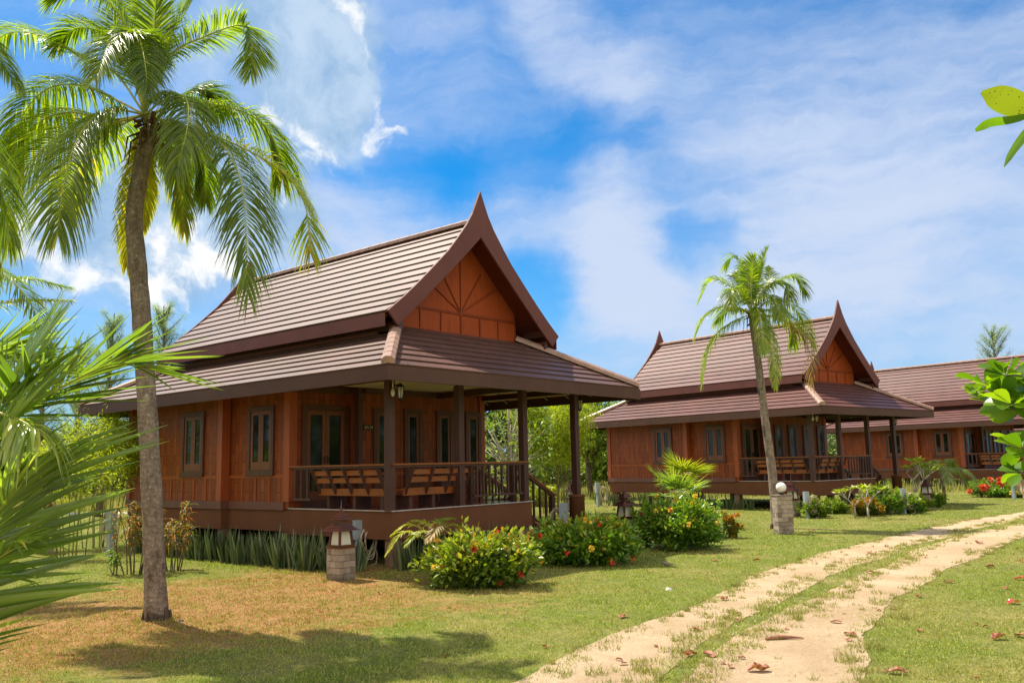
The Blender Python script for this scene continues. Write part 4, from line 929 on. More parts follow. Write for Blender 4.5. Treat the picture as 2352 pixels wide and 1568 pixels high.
# young stemless palm in the left foreground
yb = Vector((-4.1, 5.9, GZ))
def yf(*p, **k):
    d = {'p': [yb+Vector((0, 0, .15))]+[at(*q) for q in p]}
    if 'm' in k: d['m'] = k.pop('m')
    d['o'] = k; return d
yg = G['palmyoung']
py = [yf((-200, 1080, 5.6), (0, 968, 5.6), (110, 905, 5.6), (250, 838, 5.7), (330, 845, 5.7), ll=1.0, n=46, droop=.03, wid=.050, start=.30, spread=1.0, lift=.06, age=.35),
      yf((-220, 880, 5.1), (-60, 930, 5.0), (40, 962, 4.95), (78, 985, 4.9), ll=.36, n=26, droop=.9, wid=.034, age=.8, start=.72, lift=.2),
      yf((-110, 1430, 5.4), (-80, 1230, 5.3), (-45, 1060, 5.3), (5, 910, 5.35), (80, 790, 5.4), ll=1.12, n=62, droop=.04, wid=.052, start=.22, age=.5, lift=.02, spread=1.12, twist=-.25),
      yf((-120, 1500, 5.1), (-80, 1340, 5.0), (-30, 1210, 4.95), (50, 1110, 4.9), ll=.98, n=46, droop=.07, wid=.050, start=.20, age=.45, lift=.05, spread=1.2, twist=-.2),
      yf((-190, 1480, 4.9), (-110, 1380, 4.8), (-30, 1300, 4.7), (30, 1260, 4.7), ll=.6, n=24, droop=.45, wid=.040, start=.25, age=.55),
      yf((-320, 900, 5.9), (-360, 700, 6.2), (-380, 560, 6.4), ll=.6, droop=.3), yf((-500, 1000, 5.9), (-700, 900, 5.9), (-850, 1000, 5.9), ll=.6, droop=.3), yf((-420, 1100, 5.2), (-520, 1100, 4.7), (-600, 1250, 4.4), ll=.55, droop=.3),
      yf((-200, 860, 6.2), (-80, 830, 6.4), (40, 830, 6.6), (160, 850, 6.8), ll=.8, n=44, wid=.045, droop=.08, age=.35, lift=.1),
      yf((-260, 1200, 5.9), (-160, 980, 6.0), (-60, 840, 6.1), (60, 760, 6.2), ll=.95, n=44, wid=.048, droop=.06, age=.6, lift=.05, spread=1.1)]
coconut('young_coconut_palm', yb, [yb, yb+Vector((0, 0, .1)), yb+Vector((0, 0, .22))], (.12, .10), py, 'young stemless coconut palm with long glossy fronds at the left edge of the lawn', yg, seed=21, n=58, ll=.6, husk=False, seg=4)

# ------------------------------------------------------------------ garden lanterns, pillar, hose posts
def brick_stack(name, w, h, courses, parent, seed=1):
    r = random.Random(seed); m = MB(); ch = h/courses; hw = w/2
    for i in range(courses):
        z0, z1 = i*ch+.003, (i+1)*ch-.004
        for s in range(4):
            ct = [-hw, -hw/3+r.uniform(-.01, .01), hw/3+r.uniform(-.01, .01), hw] if (i+s) % 2 else ([-hw, hw-.02] if s % 2 else [-hw+.09, hw])
            for a, b in zip(ct, ct[1:]):
                if (i+s) % 2 == 0: a, b = (-hw+.10, hw)
                j = r.uniform(-.003, .003); q = [(a+.003, -hw+j), (b-.003, -hw+j), (b-.003, -hw+.10), (a+.003, -hw+.10)]
                for _ in range(s): q = [(-y, x) for x, y in q]
                m.hexa([(x, y, z0) for x, y in q], [(x, y, z1) for x, y in q], r.random())
                if (i+s) % 2 == 0: break
    m.box(-hw+.045, hw-.045, -hw+.045, hw-.045, 0, h-.005, .1)
    return m.build(name, m_brick, parent)
def pyr(m, r0, z0, r1, z1, n=4, rot=math.pi/4):
    k = math.sqrt(2) if n == 4 else 1
    P = lambda r, z: [(r*k*math.cos(rot+2*math.pi*i/n), r*k*math.sin(rot+2*math.pi*i/n), z) for i in range(n)]
    m.hexa(P(r0, z0), P(r1, z1))
def lantern(px, py, label, rz=.86, s=1., dark=False, ph=.56, n=4, group='pagoda garden lanterns on brick plinths'):
    p = gp(px, py); R = empty('garden_lantern', p, rz, label, 'garden lantern', group); R.scale = (s, s, s); wm = m_lamp2 if dark else m_lamp
    brick_stack('plinth', .36, ph, 5, R, int(px))
    z = ph; m = MB(); pyr(m, .20, z, .20, z+.018, 4); pyr(m, .165, z+.018, .165, z+.04, 4)
    r0, r1, b0, b1 = .145, .115, z+.04, z+.30
    P = lambda r, zz: [(r*math.sqrt(2)*math.cos(math.pi/4+math.pi/2*i), r*math.sqrt(2)*math.sin(math.pi/4+math.pi/2*i), zz) for i in range(4)]
    A, B = P(r0, b0), P(r1, b1)
    for i in range(4): m.bar(A[i], B[i], .035, .035, up=(1, 0, 0)); m.bar(A[i], A[(i+1) % 4], .03, .03); m.bar(B[i], B[(i+1) % 4], .03, .03)
    m.build('lantern_frame', wm, R)
    for i in range(4):
        j = (i+1) % 4; f = lambda a, b, t: tuple(a[k]*(1-t)+b[k]*t for k in range(3)); g = MB()
        g.face([tuple(c*.96 if k < 2 else c for k, c in enumerate(q)) for q in (f(A[i], A[j], .08), f(A[i], A[j], .92), f(B[i], B[j], .92), f(B[i], B[j], .08))]); g.build('pane', m_frost, R, fix=False)
    m = MB(); z = b1
    for k in range(5): rr = .245-.036*k; pyr(m, rr, z+.030*k, rr-.004, z+.030*k+.013, 4); pyr(m, rr-.05, z+.030*k+.012, rr-.05, z+.030*k+.031, 4)
    z2 = z+.15; pyr(m, .085, z2-.015, .085, z2+.05, 4)
    for k in range(6): rr = .135-.022*k; pyr(m, rr, z2+.045+.027*k, max(.008, rr-.003), z2+.045+.027*k+.012, 4); pyr(m, max(.006, rr-.025), z2+.056+.027*k, max(.006, rr-.025), z2+.073+.027*k, 4)
    m.build('roof', wm, R)
    m = MB(); z3 = z2+.195; m.lathe([(.022, z3), (.026, z3+.02), (.012, z3+.04), (.018, z3+.055), (.009, z3+.08), (.003, z3+.19)], 8); m.build('finial', wm, R)
    return R
lantern(783, 1331, 'reddish garden lantern on a pale brick plinth, in front of the nearest bungalow\'s corner', s=.99)
lantern(1440, 1252, 'dark brown garden lantern rising behind the middle flowering shrub', dark=True, s=1.0, ph=.62, rz=.5)
lantern(1822, 1187, 'reddish garden lantern standing just right of the globe topped brick pillar', s=1.0, rz=.7)
lantern(2132, 1166, 'small dark garden lantern left of the dwarf palm, in front of the farther bungalow', s=1.0, dark=True, rz=.6, ph=.5)
lantern(104, 1271, 'dark topped garden lantern behind the young palm and the bamboo canes', s=1.05, rz=.5, ph=.6)
lantern(1312, 1176, 'small distant garden lantern beside the far bamboo clump under the verandah eave', s=.95, rz=.8)
P = gp(1801, 1226); R = empty('brick_pillar', P, .05, 'square pillar of stacked grey bricks topped by a white globe light', 'lamp pillar')
brick_stack('pillar', .40, .98, 9, R, 5); m = MB(); m.box(-.215, .215, -.215, .215, .98, 1.005); m.build('capstone', m_brick, R)
m = MB(); m.lathe([(.05, 1.005), (.055, 1.03), (.04, 1.07), (.04, 1.08)], 14); m.build('lamp_holder', m_black, R)
m = MB(); m.lathe([(.13*math.sin(math.pi*k/14)+.002, 1.195-.13*math.cos(math.pi*k/14)) for k in range(15)], 20); m.build('globe', m_globe, R)
def hose_post(px, py, rz, label, s=1., coil=1.):
    p = gp(px, py); R = empty('tap_post', p, rz, label, 'tap post', 'grey utility posts with hoses'); R.scale = (s,)*3
    m = MB(); m.box(-.05, .05, -.05, .05, -.02, .55); m.box(-.09, .09, -.06, .07, .55, .95); m.build('housing', m_grey, R)
    m = MB(); m.tube([(.06, -.02, .0), (.06, -.02, .62), (.10, -.08, .66), (.10, -.14, .64)], .014, 6); m.build('pipe', m_bluep, R)
    h = MB(); r = random.Random(int(px)); 
    for k in range(9):
        a, b = .13+.06*r.random(), .22+.11*r.random(); cx, cz = .20*coil+r.uniform(-.03, .03), .60-b*.35+r.uniform(-.03, .03); y = -.06-.016*k; ph = r.uniform(0, 6)
        h.tube([(cx+a*math.sin(2*math.pi*i/28)*(1+.08*math.sin(i*.5+ph)), y+.03*math.sin(i*.45+ph), cz+b*math.cos(2*math.pi*i/28)) for i in range(29)], .011, 6, cap=False)
    h.tube([(.35, -.1, .45), (.42, -.08, .2), (.38, -.1, .03), (.2, -.2, .02)], .013, 6)
    w = empty('garden_hose', p, rz, 'pale coiled hose on the '+label.replace('utility ', ''), 'garden hose', 'coiled hoses'); w.scale = (s,)*3
    h.build('coil', m_hose, w)
hose_post(822, 1300, .7, 'grey utility post just behind the nearest brick lantern', .95)
hose_post(1297, 1252, 2.9, 'grey utility post by the foot of the verandah steps', 1.05)
hose_post(252, 1277, 2.6, 'grey utility post left of the tall palm trunk', 1.15)
hose_post(1374, 1163, .4, 'grey utility post on the far lawn between the two bungalows', 1.1)
hose_post(1855, 1190, .3, 'grey utility post right of the reddish lantern by the globe pillar', .9)
hose_post(2330, 1146, .5, 'grey utility post behind the almond leaves near the right edge', 1.2)
hose_post(2078, 1180, .3, 'grey utility post among the plants under the second verandah', .9)
p = gp(1322, 1262); R = empty('blue_standpipe', p, 0, 'leaning blue standpipe with a rusty tap near the verandah steps', 'standpipe')
m = MB(); m.tube([(0, 0, 0), (.02, 0, .35), (.05, 0, .62)], .03, 8); m.build('pipe', m_bluep, R); m = MB(); m.tube([(.05, 0, .62), (.055, 0, .78)], .02, 6); m.bar((.0, 0, .52), (.2, -.02, .47), .02, .02); m.build('tap', m_rust, R)
R = empty('cart_wheel', gp(1347, 1262), .3, 'small rusty iron cog shape resting beside the pedestal post behind the middle shrub', 'iron wheel')
m = MB(); m.tube([(.13*math.cos(k*.3927), 0, .25+.13*math.sin(k*.3927)) for k in range(17)], .035, 6, cap=False); m.build('rim', m_rust, R)
m = MB(); m.box(-.22, .22, -.08, .08, .0, .12); m.build('foot', m_rust, R)

# ------------------------------------------------------------------ shrubs and small plants
def shrub(name, c, rad, h, n, label, m, cat='shrub', group=None, seed=1, leaf=.075, flowers=(), base=.15, stems=True, lw=.42):
    rg = np.random.default_rng(seed); rt = empty(name, c, 0, label, cat, group)
    K = max(14, int(n/34)); u = rg.uniform(-1, 1, K); an = rg.uniform(0, 6.283, K); e = rg.uniform(.55, 1.12, K)
    rx = np.sqrt(1-u*u); cx = np.stack([rx*np.cos(an)*rad[0]*e, rx*np.sin(an)*rad[1]*e, (h*.52)+u*h*.5*e*(1+.12*np.sin(an*3+seed))], 1)
    cx = cx[cx[:, 2] > h*base*.5]; K = len(cx); ls = LV(rg)
    i = rg.integers(0, K, n); out = unit(cx[i]-np.array([0, 0, h*.35]))
    off = rg.normal(size=(n, 3))*np.array([.11, .11, .10])*max(rad[0], .3)*.9; P = cx[i]+off
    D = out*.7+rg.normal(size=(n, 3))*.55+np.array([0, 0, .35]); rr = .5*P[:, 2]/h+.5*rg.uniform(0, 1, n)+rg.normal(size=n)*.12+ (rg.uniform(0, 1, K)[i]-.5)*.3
    P[:, 2] = np.maximum(P[:, 2], .02)
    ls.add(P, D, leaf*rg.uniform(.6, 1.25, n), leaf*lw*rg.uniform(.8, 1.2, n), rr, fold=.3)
    # inner leaves so the shrub is not hollow
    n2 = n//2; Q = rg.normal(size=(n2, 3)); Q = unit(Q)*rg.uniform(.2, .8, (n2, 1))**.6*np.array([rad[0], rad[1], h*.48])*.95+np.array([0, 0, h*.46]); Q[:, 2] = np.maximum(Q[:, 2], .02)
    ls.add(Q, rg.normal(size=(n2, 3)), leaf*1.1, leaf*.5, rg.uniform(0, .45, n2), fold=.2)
    # shoots that stand out of the outline
    for k in range(max(8, int(22*rad[0]))):
        j = rg.integers(0, K); b = cx[j]; d = unit(unit(b-np.array([0, 0, h*.3]))+np.array([0, 0, .9])); L = rg.uniform(.10, .36)*h**.5; nn = 16
        t = rg.uniform(0, 1, nn)[:, None]; ls.add(b+d*L*t, d*.6+rg.normal(size=(nn, 3))*.6, leaf, leaf*lw, .55+rg.normal(size=nn)*.2)
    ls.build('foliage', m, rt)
    if stems:
        s = MB(); r = random.Random(seed)
        for k in range(9):
            a = r.uniform(0, 6.28); q = r.uniform(.2, .8); s.tube([(.06*math.cos(a), .06*math.sin(a), -.02), (rad[0]*.4*q*math.cos(a), rad[1]*.4*q*math.sin(a), h*.3), (rad[0]*.75*q*math.cos(a), rad[1]*.75*q*math.sin(a), h*.65)], [.014, .010, .006], 5)
        s.build('stem', m_barkg, rt)
    for col, cnt, sz in flowers:
        for q in range(cnt):
            j = rg.integers(0, K)
            fl = LV(rg); b = cx[j]; 
            v = unit(b-np.array([0, 0, h*.4])); 
            if v[1] > .1: v[1] = -v[1]; b = b*np.array([1, -1, 1])
            o = b+v*rad[0]*.20; o[2] = max(o[2], .12); nn = 30
            dd = unit(rg.normal(size=(nn, 3))+v*.9); fl.add(o+dd*sz*.22, dd, sz*.85, sz*.6, rg.uniform(0, 1, nn), fold=.1, curl=.3); fl.build('flower_head', G[col], rt)
    return rt
ix = 'ixora shrubs on the lawn'
c = gp(1095, 1352); shrub('ixora_shrub', (c.x+.10, c.y+.28, GZ), (.88, .60), .78, 4200, 'low yellowish flowering shrub with red flower heads, nearest to the camera', G['ixoray'], group=ix, seed=3, leaf=.115, lw=.5, flowers=(('red', 4, .06), ('yellow', 2, .06)))
c = gp(1352, 1300); shrub('ixora_shrub', (c.x, c.y+.22, GZ), (.98, .62), .76, 4400, 'rounded flowering shrub with yellow and red flower heads, middle one of the row', G['ixora'], group=ix, seed=5, leaf=.12, lw=.5, flowers=(('red', 5, .06), ('yellow', 9, .065), ('orange', 1, .06)))
c = gp(1565, 1266); shrub('ixora_shrub', (c.x+.12, c.y+.3, GZ), (.80, .62), 1.12, 4000, 'tall dark green flowering shrub with a narrow top, under the fan shaped palm', G['ixora'], group=ix, seed=8, leaf=.12, lw=.5, flowers=(('yellow', 6, .065), ('orange', 2, .06)))
c = gp(1500, 1262); shrub('ixora_shrub', (c.x, c.y+.7, GZ), (.38, .4), .95, 1100, 'narrow dark side shrub leaning out left of the tall flowering shrub', G['ixora'], group=ix, seed=18, leaf=.11, flowers=(('orange', 1, .07),))
c = gp(1682, 1236); shrub('croton_shrub', (c.x, c.y+.1, GZ), (.22, .2), .55, 420, 'small golden brown croton standing right of the tall flowering shrub', G['croton'], seed=9, leaf=.10, group='crotons')
c = gp(1652, 1236); shrub('croton_shrub', (c.x-.15, c.y+.2, GZ), (.2, .2), .60, 380, 'small reddish croton tucked against the tall flowering shrub', G['croton'], seed=10, leaf=.09, group='crotons', flowers=(('red', 2, .05),))
c = gp(1478, 1222); shrub('flowering_bush', (c.x+.3, c.y+1.5, GZ), (.5, .4), .42, 700, 'low bush with orange red flowers behind the dark lantern', G['ixora'], seed=13, leaf=.08, flowers=(('orange', 4, .09),))
c = gp(1415, 1222); shrub('flowering_bush', (c.x-.3, c.y+1.8, GZ), (.5, .4), .36, 600, 'low green bush on the lawn left of the dark lantern', G['ixora'], seed=14, leaf=.08)
for k, (px, py, w, h, cl, n_, lb) in enumerate([(2268, 1142, .9, .75, 'orange', 12, 'bright orange red flowering bush by the stilts of the farther bungalow'), (2322, 1141, .9, .62, 'orange', 10, 'orange flowering bush below the hose at the right edge'), (2300, 1143, .5, .42, None, 0, 'small green bush between the two orange flowering bushes'), (2350, 1143, .8, .5, 'yellow', 3, 'green bush with a few yellow flowers at the right edge')]):
    c = gp(px, py); shrub('flowering_bush', (c.x, c.y+.4, GZ), (w*.75, .5), h, 900, lb, G['ixora'], seed=30+k, leaf=.12, flowers=((cl, n_, .17),) if cl else (), group='bushes before the farther bungalow')
for k, (px, py, w, h, g_, lb) in enumerate([(2045, 1182, .7, .95, 'ixora', 'dark green bush round the pedestal post of the second bungalow'), (2000, 1186, .5, .5, 'croton', 'low brownish plant left of the second bungalow\'s pedestal post'), (1885, 1190, .5, .55, 'treel', 'scraggy light green plant by the second bungalow\'s corner'), (2150, 1166, .45, .5, 'ixora', 'dark grassy bush at the foot of the small dark lantern'), (2095, 1180, .5, .6, 'ixora', 'dark bush between the pedestal post and the small dark lantern'), (1925, 1180, .5, .42, 'treel', 'low light green plant beneath the second verandah'), (2120, 1172, .4, .4, 'treel', 'low yellow green plant left of the small dark lantern')]):
    c = gp(px, py); shrub('garden_plant', (c.x, c.y+.3, GZ), (w, .45), h, 900, lb, G[g_], seed=50+k, leaf=.13, group='plants round the second bungalow')
# long leaved croton / dracaena clump round the foot of the big palm
def cane_plant(c, h, n, label, m, seed, sp=.35, L=.34, group=None, name='cane_plant', wid=.03):
    rg = np.random.default_rng(seed); rt = empty(name, c, 0, label, 'plant', group); s = MB(); ls = LV(rg)
    for k in range(n):
        a = rg.uniform(0, 6.28); q = sp*math.sqrt(rg.uniform(.05, 1)); hh = h*rg.uniform(.55, 1.); b = Vector((q*.45*math.cos(a), q*.45*math.sin(a), -.02)); t = Vector((q*math.cos(a)*1.2, q*math.sin(a)*1.2, hh)); md = (b+t)/2+Vector((rg.normal()*.03, rg.normal()*.03, 0))
        s.tube([b, md, t], [.013, .010, .007], 5)
        nn = 40; tt = rg.uniform(.42, 1.02, nn)**.8; P = np.array([tuple(b.lerp(t, x)) for x in tt]); an = rg.uniform(0, 6.28, nn); D = np.stack([np.cos(an), np.sin(an), rg.uniform(.3, 1.4, nn)], 1)
        ls.blade(P, D, L*rg.uniform(.5, 1., nn), wid, rg.uniform(.4, 1., nn), rg.uniform(0, 1, nn), seg=4)
    ls.build('foliage', m, rt); s.build('cane', m_barkg, rt); return rt
c = gp(300, 1322); cane_plant((c.x, c.y+.15, GZ), 1.5, 13, 'tall coppery long leaved plant clump left of the tall palm trunk', G['croton'], 3, sp=.42, group='coppery plants by the tall palm')
c = gp(392, 1312); cane_plant((c.x, c.y+.15, GZ), 1.3, 10, 'coppery long leaved plant clump right of the tall palm trunk', G['croton'], 4, sp=.36, group='coppery plants by the tall palm')
c = gp(262, 1322); cane_plant((c.x, c.y+.1, GZ), .5, 4, 'small green cane plant left of the coppery clump', G['treel'], 5, sp=.2, L=.26, group='coppery plants by the tall palm')
# mother in law's tongue along the foot of the bungalows
def snake_proto(seed, h):
    rg = np.random.default_rng(seed); n = 15; a = rg.uniform(0, 6.28, n); q = rg.uniform(0, .16, n); P = np.stack([q*np.cos(a), q*np.sin(a), np.zeros(n)], 1); D = np.stack([np.cos(a)*rg.uniform(.05, .42, n), np.sin(a)*rg.uniform(.05, .42, n), np.ones(n)], 1)
    N = np.stack([np.cos(a+rg.normal(size=n)), np.sin(a+rg.normal(size=n)), np.zeros(n)], 1); ls = LV(rg); ls.blade(P, D, h*rg.uniform(.55, 1.05, n), .062, 0.02, rg.uniform(0, 1, n), seg=5, N=N)
    return ls.build('snake_plant', G['sansev'])
protos = [snake_proto(k, .74) for k in range(5)]; used = [False]*5; rs = random.Random(2)
def snake_row(H, pts, rows, group, lab):
    loc, a = H.location, H.rotation_euler.z
    for (u0, w0, u1, w1, n) in pts:
        for i in range(n):
            for k in range(rows):
                t = (i+rs.uniform(-.2, .2))/max(1, n-1); u = u0+(u1-u0)*t+rs.uniform(-.12, .12); w = w0+(w1-w0)*t+rs.uniform(-.12, .12)
                j = rs.randrange(5); o = protos[j] if not used[j] else protos[j].copy()
                if used[j]: COL.objects.link(o)
                used[j] = True; o.location = (loc.x+u*math.cos(a)-w*math.sin(a), loc.y+u*math.sin(a)+w*math.cos(a), GZ); o.rotation_euler = (0, 0, rs.uniform(0, 6.28)); sx = rs.uniform(.75, 1.15); o.scale = (sx, sx, sx)
                tag(o, lab, 'snake plant', group)
snake_row(H1, [(-.75, .3, -.75, 8.4, 34), (-.2, -.45, 4.6, -.45, 19), (-1.05, .6, -1.05, 8.2, 30)], 1, 'snake plants round the nearest bungalow', 'upright grey green snake plant in the bed at the foot of the nearest bungalow')
snake_row(H2, [(-.6, 2.6, -.6, 10.6, 22), (.2, -.5, 4.4, -.5, 9)], 1, 'snake plants round the second bungalow', 'upright snake plant in the bed at the foot of the second bungalow')
snake_row(H3, [(-.6, 1, -.6, 9.6, 16)], 1, 'snake plants round the farther bungalow', 'upright snake plant in the bed at the foot of the farther bungalow')
# small palms
def small_palm(px, py, h, fr, label, lm, seed, L=.5, ll=.3, Yoff=0, n=30, trunk=.05, elev=(.2, 1.2), wid=.03, name='small_palm', droop=.3, arch=1.):
    c = gp(px, py); c.y += Yoff; rt = empty(name, (c.x, c.y, GZ), 0, label, 'palm plant'); rg = np.random.default_rng(seed)
    if h > .15: m = MB(); m.tube([(0, 0, -.02), (.02, 0, h*.5), (0, 0, h)], [trunk*1.3, trunk, trunk*.7], 8); m.build('trunk', m_coco, rt)
    for k in range(fr):
        a = k*2.4+rg.normal()*.2; e = elev[0]+(elev[1]-elev[0])*((k*.618) % 1); l = L*rg.uniform(.8, 1.1); d = Vector((math.cos(a)*math.cos(e), math.sin(a)*math.cos(e), math.sin(e))); o = Vector((0, 0, h))
        pts = [o, o+d*l*.4, o+d*l*.75-Vector((0, 0, .08*l*arch)), o+d*l*1.-Vector((0, 0, .32*l*arch))]
        ls = LV(rg); rb = MB(); frond_into(ls, rb, pts, ll=ll, n=n, droop=droop, wid=wid, start=.25, rr=.010, seg=3, lift=.35)
        f = ls.build('frond', lm, rt); rb.build('rib', m_rachis, f)
    return rt
ygr = mat('leaf palm light', leafm([(0, (.12, .18, .018)), (.5, (.26, .32, .03)), (1, (.46, .46, .06))], .5, .35, .5, (1.4, 1.5, .3)))
def fan_palm(px, py, Yoff, h, nf, pet, bl, label, lm, seed, elev=(-.2, 1.2), trunk=.06):
    c = gp(px, py); c.y += Yoff; rt = empty('fan_palm', (c.x, c.y, GZ), 0, label, 'palm plant'); rg = np.random.default_rng(seed); O = Vector((0, 0, h))
    m = MB(); m.tube([(0, 0, -.02), (.02, 0, h*.5), O], [trunk*1.3, trunk, trunk*.8], 9); m.build('trunk', m_coco, rt)
    for k in range(nf):
        a = k*2.4+rg.normal()*.2; e = elev[0]+(elev[1]-elev[0])*((k*.618+.3) % 1); d = Vector((math.cos(a)*math.cos(e), math.sin(a)*math.cos(e), math.sin(e))); l = pet*rg.uniform(.7, 1.15); q = O+d*l-Vector((0, 0, .06*l))
        rb = MB(); rb.tube([O, O+d*l*.5, q], [.014, .010, .007], 5); sd = d.cross(Vector((0, 0, 1))).normalized(); un = sd.cross(d).normalized(); n = 26
        an = np.linspace(-1.75, 1.75, n)+rg.normal(size=n)*.04; dd = np.array(d); ss_ = np.array(sd); nn_ = np.array(un)
        D = np.cos(an)[:, None]*dd+np.sin(an)[:, None]*ss_+nn_*(.18+rg.normal(size=n)*.05)[:, None]; ls = LV(rg)
        ls.blade(np.repeat(np.array([tuple(q)]), n, 0), D, bl*(1-.18*np.abs(an))*rg.uniform(.9, 1.08, n), .034, .16*rg.uniform(.5, 1.6, n), .55+rg.normal(size=n)*.2, seg=4, N=np.repeat(nn_[None], n, 0))
        f = ls.build('fan_leaf', lm, rt); rb.build('petiole', m_rachis, f)
fan_palm(1600, 1222, 1.6, 1.50, 14, .36, .80, 'bright yellow green palm with stiff fan shaped head above the tall flowering shrub', ygr, 41)
fan_palm(1572, 1240, 1.0, 1.0, 11, .55, .72, 'low spreading green fan palm just behind the tall flowering shrub', G['palmyoung'], 42, elev=(.1, 1.1), trunk=.05)
small_palm(2170, 1158, 1.35, 12, 'dwarf palm with a thin trunk and arching green fronds, in front of the farther bungalow', G['palmyoung'], 43, L=1.15, ll=.42, n=26, elev=(0, .8), trunk=.06, droop=.6, arch=1.8)
def yplant(px, py, Yoff, label, lm, seed, targets, name='palm_seedling', ll=.26):
    c = gp(px, py); c.y += Yoff; c.z = GZ; rt = empty(name, c, 0, label, 'palm plant'); rg = np.random.default_rng(seed)
    for p, k in targets:
        pts = [Vector((0, 0, .1))]+[at(x, y, c.y+dy)-c for x, y, dy in p]; ls = LV(rg); rb = MB(); frond_into(ls, rb, pts, ll=ll, n=26, droop=.35, wid=.034, start=.3, rr=.010, seg=3)
        f = ls.build('frond', k or lm, rt); rb.build('rib', m_rachis, f)
    return rt
yplant(1000, 1345, .55, 'low palm plant with yellow and rusty arching fronds behind the nearest shrub', G['palmyel'], 60,
       [(((980, 1245, -.2), (930, 1222, -.3), (890, 1270, -.4)), None), (((985, 1230, 0), (940, 1205, 0), (905, 1225, 0)), None), (((1000, 1225, -.3), (1010, 1205, -.5), (985, 1240, -.8)), dry), (((1010, 1230, 0), (1040, 1205, 0), (1070, 1228, 0)), ygr), (((1005, 1220, .3), (1015, 1195, .4), (1040, 1190, .5)), ygr), (((1000, 1230, -.3), (960, 1225, -.5), (935, 1250, -.6)), ygr), (((1000, 1225, .3), (975, 1200, .4), (950, 1195, .5)), None)])

# ------------------------------------------------------------------ bamboo, trees
def bamboo(c, h, n, label, seed, spread=.5, group='bamboo clumps', leafn=9000, top=1.5, lm=None, base=.4, ll=.14):
    rg = np.random.default_rng(seed); rt = empty('bamboo_clump', c, 0, label, 'bamboo', group); s = MB(); ls = LV(rg); ends = []
    for k in range(n):
        a = rg.uniform(0, 6.28); q = rg.uniform(.05, 1)**.5*spread; hh = h*rg.uniform(.7, 1.02); o = Vector((q*.6*math.cos(a), q*.6*math.sin(a), -.02)); ln = top*q/spread
        pts = [o, o+Vector((ln*.15*math.cos(a), ln*.15*math.sin(a), hh*.45)), o+Vector((ln*.5*math.cos(a), ln*.5*math.sin(a), hh*.8)), o+Vector((ln*math.cos(a), ln*math.sin(a), hh))]
        C = spline(pts, 10); s.tube(C, [.014*(1-.07*i) for i in range(10)], 5); ends.append(C)
    per = leafn//n
    for C in ends:
        idx = rg.uniform(base*9, 9, per); P = np.array([tuple(C[int(i)].lerp(C[min(9, int(i)+1)], i-int(i))) for i in idx])
        nb = per//9; bi = rg.integers(0, nb, per); off = rg.normal(size=(nb, 3))*.42*top/1.5+np.array([0, 0, -.05]); bb = rg.uniform(0, 1, nb)
        base_idx = rg.integers(0, per, nb); P = P[base_idx][bi]+off[bi]*rg.uniform(.3, 1, (per, 1))+rg.normal(size=(per, 3))*.09
        D = np.stack([rg.normal(size=per), rg.normal(size=per), rg.normal(size=per)*.5-.5], 1)
        ls.add(P, D, ll*rg.uniform(.6, 1.2, per), ll*.16, bb[bi]*.5+rg.uniform(0, 1, per)*.5, fold=.1)
    ls.build('foliage', lm or G['bamboo'], rt); s.build('cane', m_bam, rt); return rt
def ground_at(px, py): c = gp(px, py); return (c.x, c.y, GZ)
bamboo(ground_at(230, 1258), 3.6, 11, 'yellow green bamboo clump between the young palm and the nearest bungalow', 1, spread=.75, leafn=15000, top=1.3, base=.5)
bamboo(ground_at(165, 1288), 2.6, 9, 'thin bamboo canes beside the lantern behind the young palm', 2, spread=.55, leafn=2500, top=.7, base=.6)
bamboo(ground_at(335, 1232), 3.3, 14, 'yellow green bamboo clump close against the nearest bungalow\'s rear corner', 3, spread=.6, leafn=9000, top=1.0, base=.5)
bamboo(ground_at(1276, 1180), 4.9, 26, 'tall bright green bamboo clump seen past the verandah posts', 4, spread=.8, leafn=15000, top=1.25, base=.40, ll=.22)
def tree(c, h, cr, label, seed, lm, n=5000, leaf=.2, trunk=.12, bk=None, cb=.35, clus=60, group=None, name='tree', sp=.45, limbs=7, cat='tree', squash=1.):
    rg = np.random.default_rng(seed); r = random.Random(seed); rt = empty(name, c, 0, label, cat, group); s = MB()
    s.tube([(0, 0, -.05), (r.uniform(-.1, .1)*h*.3, 0, h*.3), (r.uniform(-.1, .1)*h*.4, r.uniform(-.05, .05)*h, h*.62), (0, 0, h*.85)], [trunk, trunk*.75, trunk*.45, trunk*.15], 8)
    u = rg.uniform(-1, 1, clus); an = rg.uniform(0, 6.283, clus); e = rg.uniform(.35, 1.05, clus)**.7; rx = np.sqrt(1-u*u); ch = h*(1-cb)/2
    cc = np.stack([rx*np.cos(an)*cr*e, rx*np.sin(an)*cr*e, h-ch+u*ch*e*squash], 1)
    for k in range(limbs*3):
        q = Vector(cc[k % clus]); z = q.z*r.uniform(.35, .7); s.tube([(0, 0, z), (q.x*.45, q.y*.45, (z+q.z)/2+.1), q], [trunk*.4, trunk*.22, trunk*.08], 5)
    ls = LV(rg); i = rg.integers(0, clus, n); out = unit(cc[i]-np.array([0, 0, h-ch]))
    P = cc[i]+unit(rg.normal(size=(n, 3)))*rg.uniform(0, 1, (n, 1))**.5*sp*cr*np.array([.55, .55, .38]); D = out+rg.normal(size=(n, 3))*.8
    ls.add(P, D, leaf*rg.uniform(.6, 1.3, n), leaf*.5, .35*rg.uniform(0, 1, clus)[i]+.65*rg.uniform(0, 1, n), fold=.2)
    ls.build('crown', lm, rt); s.build('trunk', bk or m_barkg, rt); return rt
